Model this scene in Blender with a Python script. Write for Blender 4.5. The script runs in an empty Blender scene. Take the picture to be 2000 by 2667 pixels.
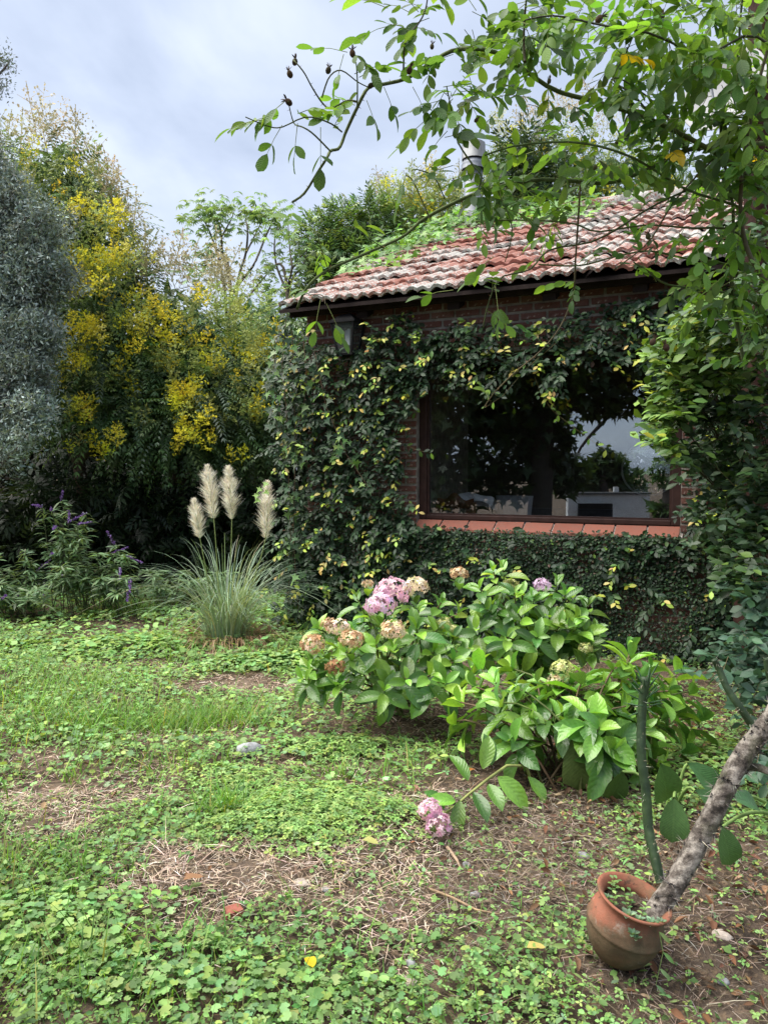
import bpy, math, random
import numpy as np
from mathutils import Vector, Matrix

rng = np.random.default_rng(11)
random.seed(11)
R_ = math.radians
scene = bpy.context.scene
col = scene.collection

# ------------------------------------------------------------------ camera
CAM_H = 1.55
PITCH = R_(-3.06)
cam_d = bpy.data.cameras.new("camera")
cam = bpy.data.objects.new("camera", cam_d)
col.objects.link(cam)
cam.location = (0, 0, CAM_H)
cam.rotation_euler = (R_(90) + PITCH, 0, 0)
cam_d.sensor_fit = 'HORIZONTAL'
cam_d.sensor_width = 36
cam_d.lens = 36
cam_d.clip_start = 0.05
cam_d.clip_end = 2000
scene.camera = cam

# ------------------------------------------------------------------ sky and sun
SUN_EL, SUN_AZ = R_(62), R_(-90)      # azimuth from +Y towards +X
world = bpy.data.worlds.new("World")
scene.world = world
world.use_nodes = True
wt = world.node_tree
wt.nodes.clear()
w_out = wt.nodes.new('ShaderNodeOutputWorld')
w_bg = wt.nodes.new('ShaderNodeBackground')
w_bg.inputs['Strength'].default_value = 0.1
w_sky = wt.nodes.new('ShaderNodeTexSky')
w_sky.sky_type = 'NISHITA'
w_sky.sun_disc = False
w_sky.sun_elevation = SUN_EL
w_sky.sun_rotation = SUN_AZ
w_tc = wt.nodes.new('ShaderNodeTexCoord')
w_sep = wt.nodes.new('ShaderNodeSeparateXYZ')
w_add = wt.nodes.new('ShaderNodeMath'); w_add.operation = 'ADD'; w_add.inputs[1].default_value = 0.35
w_abs = wt.nodes.new('ShaderNodeMath'); w_abs.operation = 'ABSOLUTE'
w_dx = wt.nodes.new('ShaderNodeMath'); w_dx.operation = 'DIVIDE'
w_dy = wt.nodes.new('ShaderNodeMath'); w_dy.operation = 'DIVIDE'
w_cmb = wt.nodes.new('ShaderNodeCombineXYZ')
w_n = wt.nodes.new('ShaderNodeTexNoise')
w_n.inputs['Scale'].default_value = 1.9
w_n.inputs['Detail'].default_value = 6.0
w_n.inputs['Roughness'].default_value = 0.52
w_n.inputs['Distortion'].default_value = 0.35
w_r = wt.nodes.new('ShaderNodeValToRGB')
e = w_r.color_ramp.elements
e[0].position = 0.34; e[0].color = (0.196, 0.226, 0.290, 1)
e[1].position = 0.70; e[1].color = (0.385, 0.412, 0.455, 1)
m_ = e.new(0.5); m_.color = (0.270, 0.302, 0.368, 1)
w_sc = wt.nodes.new('ShaderNodeVectorMath'); w_sc.operation = 'SCALE'; w_sc.inputs['Scale'].default_value = 10.0
w_mix = wt.nodes.new('ShaderNodeMix'); w_mix.data_type = 'RGBA'; w_mix.inputs['Factor'].default_value = 0.88
L = wt.links.new
L(w_tc.outputs['Generated'], w_sep.inputs[0])
L(w_sep.outputs['Z'], w_abs.inputs[0]); L(w_abs.outputs[0], w_add.inputs[0])
L(w_sep.outputs['X'], w_dx.inputs[0]); L(w_add.outputs[0], w_dx.inputs[1])
L(w_sep.outputs['Y'], w_dy.inputs[0]); L(w_add.outputs[0], w_dy.inputs[1])
L(w_dx.outputs[0], w_cmb.inputs[0]); L(w_dy.outputs[0], w_cmb.inputs[1])
L(w_cmb.outputs[0], w_n.inputs['Vector'])
L(w_n.outputs['Fac'], w_r.inputs[0])
L(w_r.outputs['Color'], w_sc.inputs[0])
L(w_sky.outputs['Color'], w_mix.inputs['A'])
L(w_sc.outputs[0], w_mix.inputs['B'])
L(w_mix.outputs['Result'], w_bg.inputs['Color'])
L(w_bg.outputs[0], w_out.inputs[0])

sun_d = bpy.data.lights.new("sun", 'SUN')
sun_d.energy = 3.8
sun_d.angle = R_(70)
sun_d.color = (1.0, 0.94, 0.85)
sun = bpy.data.objects.new("sun", sun_d)
col.objects.link(sun)
sdir = Vector((math.sin(SUN_AZ) * math.cos(SUN_EL), math.cos(SUN_AZ) * math.cos(SUN_EL), math.sin(SUN_EL)))
sun.rotation_euler = sdir.to_track_quat('Z', 'Y').to_euler()
sun.location = (0, 0, 30)

scene.view_settings.view_transform = 'Standard'
scene.view_settings.look = 'None'
scene.view_settings.gamma = 1
scene.view_settings.use_curve_mapping = False
scene.view_settings.exposure = 1.45
cy = scene.cycles
cy.use_denoising = True
cy.max_bounces = 8
cy.diffuse_bounces = 3
cy.glossy_bounces = 3
cy.transmission_bounces = 4
cy.transparent_max_bounces = 8
cy.caustics_reflective = False
cy.caustics_refractive = False

# ------------------------------------------------------------------ geometry helpers
ca, sa = math.cos(PITCH), math.sin(PITCH)
FWD = np.array([0, ca, sa]); UP = np.array([0, -sa, ca]); RT = np.array([1.0, 0, 0])
CAMP = np.array([0, 0, CAM_H])

def at(px, py, d):
    """point seen at photo pixel (2000 x 2667) at depth d metres"""
    return CAMP + d * FWD + (px - 1000) / 2000 * d * RT - (py - 1333.5) / 2000 * d * UP

def on_ground(px, py, z=0.0):
    r = FWD + (px - 1000) / 2000 * RT - (py - 1333.5) / 2000 * UP
    t = (z - CAM_H) / r[2]
    return CAMP + t * r

def project(P):
    q = np.asarray(P) - CAMP
    d = q @ FWD
    dd = np.where(d > 0.05, d, 0.05)
    return 1000 + 2000 * (q @ RT) / dd, 1333.5 - 2000 * (q @ UP) / dd, d

def gz(x, y):
    return 0.018 * np.sin(x * 1.7 + 0.6) * np.cos(y * 1.3) + 0.012 * np.sin(x * 4.1 - y * 3.2) + 0.01 * np.sin(y * 5.3 + x)

def nrm(v):
    v = np.asarray(v, float)
    n = np.linalg.norm(v, axis=-1, keepdims=True)
    return v / np.maximum(n, 1e-9)

def frames(d, n):
    y = nrm(d)
    x = np.cross(y, n)
    bad = np.linalg.norm(x, axis=-1) < 1e-4
    if bad.any():
        x[bad] = np.cross(y[bad], np.array([0.3, 0.5, 0.81]))
    x = nrm(x)
    z = np.cross(x, y)
    return np.stack([x, y, z], axis=-1)

def rdir(n):
    return nrm(rng.normal(size=(n, 3)))

def jit(c, n, s=0.15, hue=0.06):
    """n colours around c: value and slight hue jitter"""
    c = np.asarray(c, float)
    v = np.exp(rng.normal(0, s, (n, 1)))
    h = 1 + rng.normal(0, hue, (n, 3))
    return np.clip(c * v * h, 0.002, 0.95)

def pick(cols, w, n, s=0.15, hue=0.06):
    cols = np.asarray(cols, float)
    i = rng.choice(len(cols), n, p=np.asarray(w) / np.sum(w))
    return np.clip(cols[i] * np.exp(rng.normal(0, s, (n, 1))) * (1 + rng.normal(0, hue, (n, 3))), 0.002, 0.95)

class T:
    """a template: vertices, faces (all with the same corner count), uv"""
    def __init__(s, V, F, U=None):
        s.V = np.asarray(V, float); s.F = np.asarray(F, int)
        s.U = np.asarray(U, float) if U is not None else np.zeros((len(s.V), 2))

def join(ts):
    V, F, U, n = [], [], [], 0
    for t in ts:
        V.append(t.V); F.append(t.F + n); U.append(t.U); n += len(t.V)
    return T(np.concatenate(V), np.concatenate(F), np.concatenate(U))

def moved(t, M, p):
    return T(t.V @ np.asarray(M).T + p, t.F, t.U)

class Soup:
    def __init__(s):
        s.V, s.F, s.C, s.U, s.n = [], [], [], [], 0
    def add(s, V, F, c=(1, 1, 1), U=None):
        V = np.asarray(V, float); F = np.asarray(F, int)
        s.V.append(V); s.F.append(F + s.n)
        c = np.asarray(c, float)
        s.C.append(np.broadcast_to(c, (len(V), 3)))
        s.U.append(np.zeros((len(V), 2)) if U is None else np.asarray(U, float))
        s.n += len(V)
    def tmpl(s, t, c=(1, 1, 1)):
        s.add(t.V, t.F, c, t.U)
    def inst(s, t, M, p, c):
        """t copied to every frame M (n,3,3) at p (n,3) with colour c (n,3)"""
        n, k = len(p), len(t.V)
        if n == 0: return
        V = (np.einsum('nij,kj->nki', M, t.V) + p[:, None, :]).reshape(-1, 3)
        F = (t.F[None] + (np.arange(n) * k)[:, None, None]).reshape(-1, t.F.shape[1])
        s.add(V, F, np.repeat(np.asarray(c, float), k, axis=0), np.tile(t.U, (n, 1)))
    def tube(s, pts, rad, sides=6, c=(1, 1, 1), cap=True, closed=False):
        P = np.asarray(pts, float); n = len(P)
        rad = np.broadcast_to(np.asarray(rad, float), (n,))
        tg = np.gradient(P, axis=0) if n > 1 else np.array([[0, 0, 1.0]])
        tg = nrm(tg)
        ref = np.array([0.21, 0.13, 0.97]) if abs(tg[:, 2]).mean() < 0.9 else np.array([0.97, 0.2, 0.1])
        a = nrm(np.cross(tg, ref)); b = np.cross(tg, a)
        th = np.arange(sides) / sides * 2 * math.pi
        ring = a[:, None] * np.cos(th)[None, :, None] + b[:, None] * np.sin(th)[None, :, None]
        V = (P[:, None] + ring * rad[:, None, None]).reshape(-1, 3)
        F = []
        for i in range(n - 1):
            for j in range(sides):
                k = (j + 1) % sides
                F.append((i * sides + j, i * sides + k, (i + 1) * sides + k, (i + 1) * sides + j))
        U = np.stack([np.tile(np.arange(sides) / sides, n), np.repeat(np.linspace(0, 1, n), sides)], -1)
        s.add(V, F, c, U)
        if cap and sides >= 4:
            for base in (0, (n - 1) * sides):
                F2 = [(base, base + j, base + j + 1, base + (j + 2 if j + 2 < sides else j + 1)) for j in range(1, sides - 1, 2)]
                F2 = [f if len(set(f)) == 4 else None for f in F2]
                F2 = [f for f in F2 if f]
                if F2:
                    s.F.append(np.asarray(F2) + s.n - len(V))
    def box(s, lo, hi, c=(1, 1, 1)):
        (x0, y0, z0), (x1, y1, z1) = lo, hi
        V = [(x0, y0, z0), (x1, y0, z0), (x1, y1, z0), (x0, y1, z0), (x0, y0, z1), (x1, y0, z1), (x1, y1, z1), (x0, y1, z1)]
        F = [(0, 3, 2, 1), (4, 5, 6, 7), (0, 1, 5, 4), (1, 2, 6, 5), (2, 3, 7, 6), (3, 0, 4, 7)]
        s.add(V, F, c)
    def mesh(s, name, mat, origin=(0, 0, 0), smooth=True):
        V = np.concatenate(s.V) - np.asarray(origin, float)
        C = np.concatenate(s.C); U = np.concatenate(s.U)
        loops = np.concatenate([f.ravel() for f in s.F])
        tot = np.concatenate([np.full(len(f), f.shape[1]) for f in s.F])
        st = np.concatenate([[0], np.cumsum(tot)[:-1]])
        me = bpy.data.meshes.new(name)
        me.vertices.add(len(V)); me.vertices.foreach_set('co', V.astype(np.float32).ravel())
        me.loops.add(len(loops)); me.loops.foreach_set('vertex_index', loops.astype(np.int32))
        me.polygons.add(len(tot))
        me.polygons.foreach_set('loop_start', st.astype(np.int32))
        me.polygons.foreach_set('loop_total', tot.astype(np.int32))
        me.polygons.foreach_set('use_smooth', np.full(len(tot), smooth))
        uv = me.uv_layers.new(name='uv')
        uv.data.foreach_set('uv', U[loops].astype(np.float32).ravel())
        ca_ = me.color_attributes.new('Col', 'FLOAT_COLOR', 'POINT')
        ca_.data.foreach_set('color', np.concatenate([C, np.ones((len(C), 1))], 1).astype(np.float32).ravel())
        me.update(calc_edges=True)
        if mat: me.materials.append(mat)
        return me

BASE = {}
def thing(name, label, cat, base, group=None):
    o = bpy.data.objects.new(name, None)
    o.empty_display_size = 0.1
    col.objects.link(o)
    o.location = base
    o['label'] = label; o['category'] = cat
    if group: o['group'] = group
    BASE[o.name] = np.asarray(base, float)
    return o

def org(p):
    return BASE.get(p.name, np.zeros(3)) if p else np.zeros(3)

def part(name, soup, mat, parent, kind=None, smooth=True, label=None):
    """one mesh object under parent; soup is in world space"""
    o = bpy.data.objects.new(name, soup.mesh(name, mat, org(parent), smooth))
    col.objects.link(o)
    if parent: o.parent = parent
    BASE[o.name] = org(parent)
    if kind: o['kind'] = kind
    if label: o['label'] = label
    return o

def single(name, soup, mat, label=None, cat=None, kind=None, group=None, base=(0, 0, 0), smooth=True):
    o = bpy.data.objects.new(name, soup.mesh(name, mat, base, smooth))
    col.objects.link(o)
    o.location = base
    if label: o['label'] = label
    if cat: o['category'] = cat
    if kind: o['kind'] = kind
    if group: o['group'] = group
    return o

def tmesh(name, t, mat, smooth=True):
    s = Soup(); s.tmpl(t); return s.mesh(name, mat, (0, 0, 0), smooth)

def put(name, me, M, p, c, parent):
    o = bpy.data.objects.new(name, me)
    col.objects.link(o)
    o.parent = parent
    m = np.eye(4); m[:3, :3] = M; m[:3, 3] = np.asarray(p) - org(parent)
    o.matrix_basis = Matrix(m.tolist())
    o.color = (c[0], c[1], c[2], 1)
    return o

def leaf_set(parent, temps, meshes, M, p, c, n_obj, mat_attr, name='leaf', rest='foliage', prefer=None):
    """the n_obj leaves that show largest become objects, the rest one part"""
    n = len(p)
    which = rng.integers(0, len(temps), n)
    px, py, d = project(p)
    size = np.linalg.norm(M[:, :, 1], axis=1) / np.maximum(d, 0.3)
    ok = (px > -10) & (px < 2010) & (py > -10) & (py < 2677) & (d > 0.3)
    sc = np.where(ok, size, -1)
    if prefer is not None: sc = np.where(ok, prefer + 1e-3 * size, -1)
    idx = np.argsort(-sc)[:n_obj]
    idx = idx[sc[idx] > 0]
    for i in idx:
        put(name, meshes[which[i]], M[i], p[i], c[i], parent)
    mask = np.ones(n, bool); mask[idx] = False
    s = Soup()
    for k, t in enumerate(temps):
        m = mask & (which == k)
        s.inst(t, M[m], p[m], c[m])
    if s.n:
        return part(rest, s, mat_attr, parent, kind='stuff')

# ------------------------------------------------------------------ leaf templates (base at origin, +Y length 1, +Z upper face)
def leaf_t(nseg=4, width=0.5, fold=0.12, droop=0.15, peak=0.42, tip=1.0, wave=0.0, cols=2, pet=0.0, twist=0.0):
    V, U, F = [], [], []
    for i in range(nseg + 1):
        t = i / nseg
        w = max(0.0, (t ** (peak * 1.6)) * ((1 - t) ** (0.62 * tip)))
        w = w / ((peak * 1.6 / (peak * 1.6 + .62 * tip)) ** (peak * 1.6) * (0.62 * tip / (peak * 1.6 + .62 * tip)) ** (0.62 * tip)) * width / 2
        if i in (0,): w = 0.012
        if i == nseg: w = 0.006
        y = pet + t * (1 - pet)
        z0 = -droop * t * t
        for j in range(cols + 1):
            u = j / cols * 2 - 1
            z = z0 + fold * abs(u) * w * 2 + wave * math.sin(t * 9 + (1 if u > 0 else 2.1)) * abs(u)
            x = u * w
            V.append((x + twist * t * t, y, z))
            U.append((j / cols, t))
    k = cols + 1
    for i in range(nseg):
        for j in range(cols):
            F.append((i * k + j, i * k + j + 1, (i + 1) * k + j + 1, (i + 1) * k + j))
    return T(V, F, U)

def rhomb_t(width=0.4, fold=0.08, droop=0.1):
    V = [(0, 0, 0), (width / 2, 0.45, fold), (0, 1, -droop), (-width / 2, 0.45, fold)]
    return T(V, [(0, 1, 2, 3)], [(.5, 0), (1, .45), (.5, 1), (0, .45)])

def fan_t(radii, y0=0.45, cup=0.08, start=-0.5):
    """a leaf outline as a fan of quads round a centre: radii list round from the stalk notch"""
    n = len(radii)
    V = [(0, y0, 0)]; U = [(.5, .5)]
    for i, r in enumerate(radii):
        a = math.pi * 2 * (i / (n - 1)) + math.pi * 1.5
        V.append((r * math.cos(a), y0 + r * math.sin(a), cup * r * (1 if i % 2 else 0.4)))
        U.append((.5 + r * math.cos(a), .5 + r * math.sin(a)))
    F = []
    for i in range(1, n - 1, 2):
        F.append((0, i, i + 1, i + 2 if i + 2 <= n else i + 1))
    F = [f for f in F if len(set(f)) == 4]
    return T(V, F, U)

MALLOW = fan_t([.12, .42, .48, .42, .52, .45, .56, .47, .58, .47, .56, .45, .52, .42, .48, .42, .12], cup=0.16)
MALLOW_L = fan_t([.15, .46, .47, .55, .52, .55, .47, .46, .15], cup=0.16)
IVY = fan_t([.10, .30, .44, .26, .62, .30, .30, .34, .78, .34, .30, .30, .62, .26, .44, .30, .10], y0=0.3, cup=0.1)
OVAL = leaf_t(3, 0.62, 0.10, 0.12, 0.45, 0.8)
OVAL_S = T([(0, 0, 0), (.3, .38, .05), (.24, .75, .02), (0, 1, -.08), (-.24, .75, .02), (-.3, .38, .05)], [(0, 1, 2, 3), (0, 3, 4, 5)], [(.5, 0), (1, .4), (.9, .75), (.5, 1), (.1, .75), (0, .4)])
LANCE = leaf_t(4, 0.26, 0.12, 0.3, 0.36, 1.0)
RH = rhomb_t(0.42); RHN = rhomb_t(0.28, 0.05, 0.15)

# ------------------------------------------------------------------ materials
class Mt:
    def __init__(s, name):
        s.m = bpy.data.materials.new(name); s.m.use_nodes = True
        s.t = s.m.node_tree; s.t.nodes.clear()
        s.out = s.n('OutputMaterial')
    def n(s, kind, **kw):
        nd = s.t.nodes.new('ShaderNode' + kind)
        for k, v in kw.items():
            if k in nd.inputs: nd.inputs[k].default_value = v
            else: setattr(nd, k, v)
        return nd
    def l(s, a, b): s.t.links.new(a, b)
    def noise(s, scale, detail=4, vec=None, rough=.55, dist=0.0):
        nd = s.n('TexNoise'); nd.inputs['Scale'].default_value = scale; nd.inputs['Detail'].default_value = detail
        nd.inputs['Roughness'].default_value = rough; nd.inputs['Distortion'].default_value = dist
        if vec is not None: s.l(vec, nd.inputs['Vector'])
        return nd.outputs['Fac']
    def ramp(s, fac, stops):
        nd = s.n('ValToRGB'); el = nd.color_ramp.elements
        while len(el) > 1: el.remove(el[-1])
        for i, (p, c) in enumerate(stops):
            x = el[0] if i == 0 else el.new(p)
            x.position = p; x.color = (c[0], c[1], c[2], 1) if not np.isscalar(c) else (c, c, c, 1)
        s.l(fac, nd.inputs[0]); return nd.outputs['Color']
    def mix(s, fac, a, b, mode='MIX'):
        nd = s.n('Mix', data_type='RGBA', blend_type=mode)
        for k, v in (('Factor', fac), ('A', a), ('B', b)):
            if hasattr(v, 'is_output'): s.l(v, nd.inputs[k])
            elif k == 'Factor': nd.inputs[0].default_value = v
            else: nd.inputs[k].default_value = (v[0], v[1], v[2], 1)
        return nd.outputs['Result']
    def math(s, op, a, b=0.0):
        nd = s.n('Math', operation=op)
        for i, v in enumerate((a, b)):
            if hasattr(v, 'is_output'): s.l(v, nd.inputs[i])
            else: nd.inputs[i].default_value = v
        return nd.outputs[0]
    def bsdf(s, c, rough=.6, spec=.3, bump=None, bstr=.3, bdist=.01, metal=0):
        b = s.n('BsdfPrincipled')
        if hasattr(c, 'is_output'): s.l(c, b.inputs['Base Color'])
        else: b.inputs['Base Color'].default_value = (c[0], c[1], c[2], 1)
        if hasattr(rough, 'is_output'): s.l(rough, b.inputs['Roughness'])
        else: b.inputs['Roughness'].default_value = rough
        b.inputs['Specular IOR Level'].default_value = spec
        b.inputs['Metallic'].default_value = metal
        if bump is not None:
            bm = s.n('Bump'); bm.inputs['Strength'].default_value = bstr; bm.inputs['Distance'].default_value = bdist
            s.l(bump, bm.inputs['Height']); s.l(bm.outputs[0], b.inputs['Normal'])
        return b
    def done(s, sh):
        s.l(sh.outputs[0], s.out.inputs[0]); return s.m

def leaf_mat(name, source='attr', rough=.45, spec=.35, trans=.3, veins=0.0, vscale=9.0, spots=0.0):
    k = Mt(name)
    if source == 'attr':
        c = k.n('Attribute', attribute_name='Col').outputs['Color']
    else:
        c = k.n('ObjectInfo').outputs['Color']
    tc = k.n('TexCoord')
    nz = k.noise(14, 3, tc.outputs['Object'])
    c = k.mix(1.0, c, k.ramp(nz, [(.25, .78), (.75, 1.2)]), 'MULTIPLY')
    bump = None
    if veins > 0:
        uv = k.n('UVMap', uv_map='uv').outputs[0]
        sp = k.n('SeparateXYZ'); k.l(uv, sp.inputs[0])
        au = k.math('ABSOLUTE', k.math('SUBTRACT', sp.outputs[0], .5))
        ph = k.math('SUBTRACT', sp.outputs[1], k.math('MULTIPLY', au, .55))
        wv = k.math('SINE', k.math('MULTIPLY', ph, vscale * 6.283))
        line = k.ramp(wv, [(.80, 0.0), (.98, 1.0)])
        mid = k.ramp(au, [(0.012, 1.0), (0.04, 0.0)])
        v = k.mix(1.0, line, mid, 'LIGHTEN')
        c = k.mix(k.math('MULTIPLY', v, veins), c, (0.26, 0.40, 0.12))
        bump = k.math('ADD', k.math('MULTIPLY', wv, -.5), k.math('MULTIPLY', v, -.6))
    if spots > 0:
        sn = k.noise(30, 3, tc.outputs['Object'], .6)
        c = k.mix(k.math('MULTIPLY', k.ramp(sn, [(.66, 0), (.72, 1)]), spots), c, (0.16, 0.09, 0.03))
    b = k.bsdf(c, rough, spec, bump, .22, .003)
    t = k.n('BsdfTranslucent')
    k.l(k.mix(1.0, c, (1.5, 1.35, .55), 'MULTIPLY'), t.inputs['Color'])
    mx = k.n('MixShader'); mx.inputs[0].default_value = trans
    k.l(b.outputs[0], mx.inputs[1]); k.l(t.outputs[0], mx.inputs[2])
    return k.done(mx)

def matte(name, c, rough=.7, spec=.2, var=.25, scale=8, bump=.2, metal=0, c2=None):
    k = Mt(name)
    tc = k.n('TexCoord').outputs['Object']
    f = k.noise(scale, 5, tc)
    c = np.asarray(c, float)
    lo, hi = c * (1 - var), (np.asarray(c2) if c2 is not None else np.minimum(c * (1 + var), .95))
    return k.done(k.bsdf(k.ramp(f, [(.3, lo), (.7, hi)]), rough, spec, k.noise(scale * 5, 4, tc), bump, .01, metal))

def attr_mat(name, rough=.6, spec=.25, trans=0.0, bump=0.0, bscale=60):
    k = Mt(name)
    c = k.n('Attribute', attribute_name='Col').outputs['Color']
    tc = k.n('TexCoord').outputs['Object']
    c = k.mix(1.0, c, k.ramp(k.noise(25, 3, tc), [(.3, .75), (.7, 1.2)]), 'MULTIPLY')
    b = k.bsdf(c, rough, spec, k.noise(bscale, 3, tc) if bump else None, bump, .01)
    if trans == 0: return k.done(b)
    t = k.n('BsdfTranslucent'); k.l(c, t.inputs['Color'])
    mx = k.n('MixShader'); mx.inputs[0].default_value = trans
    k.l(b.outputs[0], mx.inputs[1]); k.l(t.outputs[0], mx.inputs[2])
    return k.done(mx)

LEAF = leaf_mat('leaf_attr')
LEAF_O = leaf_mat('leaf_object', 'object', spots=.5)
GLOSSY = leaf_mat('glossy_leaf_attr', rough=.42, spec=.26, trans=.15)
GLOSSY_O = leaf_mat('glossy_leaf_object', 'object', rough=.40, spec=.3, trans=.18)
HYD_O = leaf_mat('hydrangea_leaf', 'object', rough=.30, spec=.65, trans=.28, veins=.12, vscale=8, spots=.4)
ROSE = leaf_mat('rose_leaf_attr', trans=.5, rough=.5)
ROSE_O = leaf_mat('rose_leaf_object', 'object', trans=.5, rough=.5, veins=.12, vscale=7, spots=.4)
BIG_O = leaf_mat('big_leaf_object', 'object', rough=.4, trans=.12, veins=.06, vscale=16, spots=.5)
PETAL = attr_mat('petal', .55, .2, .35)
BARK = attr_mat('bark', .85, .1, 0, .6, 40)
STEM = attr_mat('green_stem', .6, .25)

# ================================================================== ground
# bare patches as (px, py, rx_m, ry_m, strength): straw, soil and leaf litter
BARE = []
for px, py, rx, ry, st in [
        (640, 1785, .42, .22, 1), (510, 1900, .32, .22, .95), (230, 2080, .42, .26, .8), (100, 2150, .25, .16, .6), (60, 1990, .2, .12, .5),
        (440, 1738, .6, .10, .7), (560, 2290, .42, .30, 1), (470, 2360, .22, .12, .9), (330, 2040, .2, .25, .7), (1000, 2290, .75, .28, .85),
        (1260, 2130, .65, .35, .9), (1420, 2080, .45, .45, .9), (1050, 1930, .45, .22, .7), (820, 2030, .35, .2, .6),
        (1300, 2330, .4, .25, .8), (1480, 2280, .35, .3, .75), (1850, 2420, .4, .35, .9), (1750, 2600, .35, .2, .8),
        (1960, 2300, .4, .4, .9), (880, 2420, .3, .10, .5), (1100, 2470, .18, .10, .6), (330, 1640, .35, .2, .7),
        (1850, 1850, .3, .4, .5), (1600, 1950, .5, .5, .8), (1380, 1900, .8, .4, .9), (1250, 1760, .8, .5, .9), (1560, 1760, .9, .4, .9), (590, 1700, .3, .15, .7)]:
    g = on_ground(px, py)
    BARE.append((g[0], g[1], rx, ry, st))

def bare(x, y):
    b = np.zeros_like(x)
    wx = x + .08 * np.sin(y * 7 + x * 3) + .05 * np.sin(y * 17)
    wy = y + .07 * np.sin(x * 8 + 1) + .04 * np.sin(x * 19 + y * 5)
    for gx, gy, rx, ry, st in BARE:
        q = ((wx - gx) / rx) ** 2 + ((wy - gy) / ry) ** 2
        b = np.maximum(b, st * np.clip(1.6 - q, 0, 1))
    n = np.sin(x * 5.1 + 1.3) * np.sin(y * 4.3 + .4) + .6 * np.sin(x * 11 + y * 7) + .4 * np.sin(x * 23 - y * 19)
    return np.clip(b + np.clip((n - .75) * .5, 0, .5), 0, 1)

xs = np.concatenate([[-400, -150, -60, -30, -16], np.linspace(-9, 9, 150), [16, 30, 60, 150, 400]])
ys = np.concatenate([[-400, -150, -60, -25, -10, -4], np.linspace(0, 13, 110), [18, 30, 60, 150, 400]])
X, Y = np.meshgrid(xs, ys)
Z = gz(X, Y) * ((np.abs(X) < 10) & (Y > -1) & (Y < 14)) + .012 * rng.normal(size=X.shape) * ((np.abs(X) < 9.5) & (Y > -.5) & (Y < 13.5))
V = np.stack([X, Y, Z], -1).reshape(-1, 3)
nx, ny = len(xs), len(ys)
F = [(j * nx + i, j * nx + i + 1, (j + 1) * nx + i + 1, (j + 1) * nx + i) for j in range(ny - 1) for i in range(nx - 1)]
k = Mt('soil')
tc = k.n('TexCoord').outputs['Object']
n1 = k.noise(3.5, 6, tc, .6); n2 = k.noise(38, 6, tc, .7); n3 = k.noise(120, 4, tc, .7)
c = k.ramp(n1, [(.35, (.036, .029, .024)), (.5, (.085, .064, .049)), (.68, (.17, .13, .10))])
c = k.mix(k.ramp(n2, [(.5, 0), (.66, 1)]), c, (.26, .185, .12))
c = k.mix(k.ramp(n3, [(.55, 0), (.7, .8)]), c, (.035, .027, .02))
hgt = k.math('ADD', n2, k.math('MULTIPLY', n3, .5))
SOIL = k.done(k.bsdf(c, .95, .08, hgt, .8, .03))
s = Soup(); s.add(V, F)
ground = single('ground', s, SOIL, kind='structure', label='brown garden soil with dry straw patches')

def scatter_pts(n, d0, d1, margin=1.2):
    """n random ground points between depths d0 and d1, inside the view and a margin"""
    u = rng.random(n)
    d = np.sqrt(d0 ** 2 + u * (d1 ** 2 - d0 ** 2))
    x = (rng.random(n) * 2 - 1) * (.54 * d + margin)
    return x, d

def in_house(x, y):
    lx = (x + .763) * .908 + (y - 7.63) * -.42
    ly = (x + .763) * .42 + (y - 7.63) * .908
    return (ly > -.02) & (lx > -.02)

# ------------------------------------------------------------------ ground cover
G_BRIGHT = [(.20, .35, .10), (.26, .41, .13), (.18, .32, .13), (.30, .41, .11), (.12, .23, .07)]
G_MAL = [(.20, .36, .125), (.26, .42, .15), (.17, .32, .135), (.30, .42, .11), (.11, .23, .07)]
def cover(n, d0, d1, t, smin, smax, zlo, zhi, cols, w, tilt=.35, thr=.5, keep=None, field=None):
    n = int(n * (1.25 if d1 < 5 else 1.1))
    x, y = scatter_pts(n, d0, d1)
    b = bare(x, y)
    ok = (rng.random(n) > b * 1.15 - (1 - thr) * .3) & ~in_house(x, y)
    if keep is not None: ok &= keep(x, y)
    x, y = x[ok], y[ok]; m = len(x)
    z = gz(x, y) + zlo + rng.random(m) ** 1.3 * (zhi - zlo) * (1 - .6 * b[ok])
    nn = nrm(np.stack([rng.normal(0, tilt, m), rng.normal(0, tilt, m) - .12, np.ones(m)], -1))
    a = rng.random(m) * 2 * math.pi
    dd = np.stack([np.cos(a), np.sin(a), rng.normal(0, .15, m)], -1)
    M = frames(dd, nn) * (smin + (smax - smin) * rng.random(m) ** 1.4)[:, None, None]
    return t, M, np.stack([x, y, z], -1), pick(cols, w, m, .2, .08)

def patchy(fx, fy, ph, lo):
    return lambda x, y: (np.sin(x * fx + ph) * np.cos(y * fy + ph * 2) + .5 * np.sin(x * fx * 2.3 + y * fy * 1.7) + rng.normal(0, .35, len(x))) > lo

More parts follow.
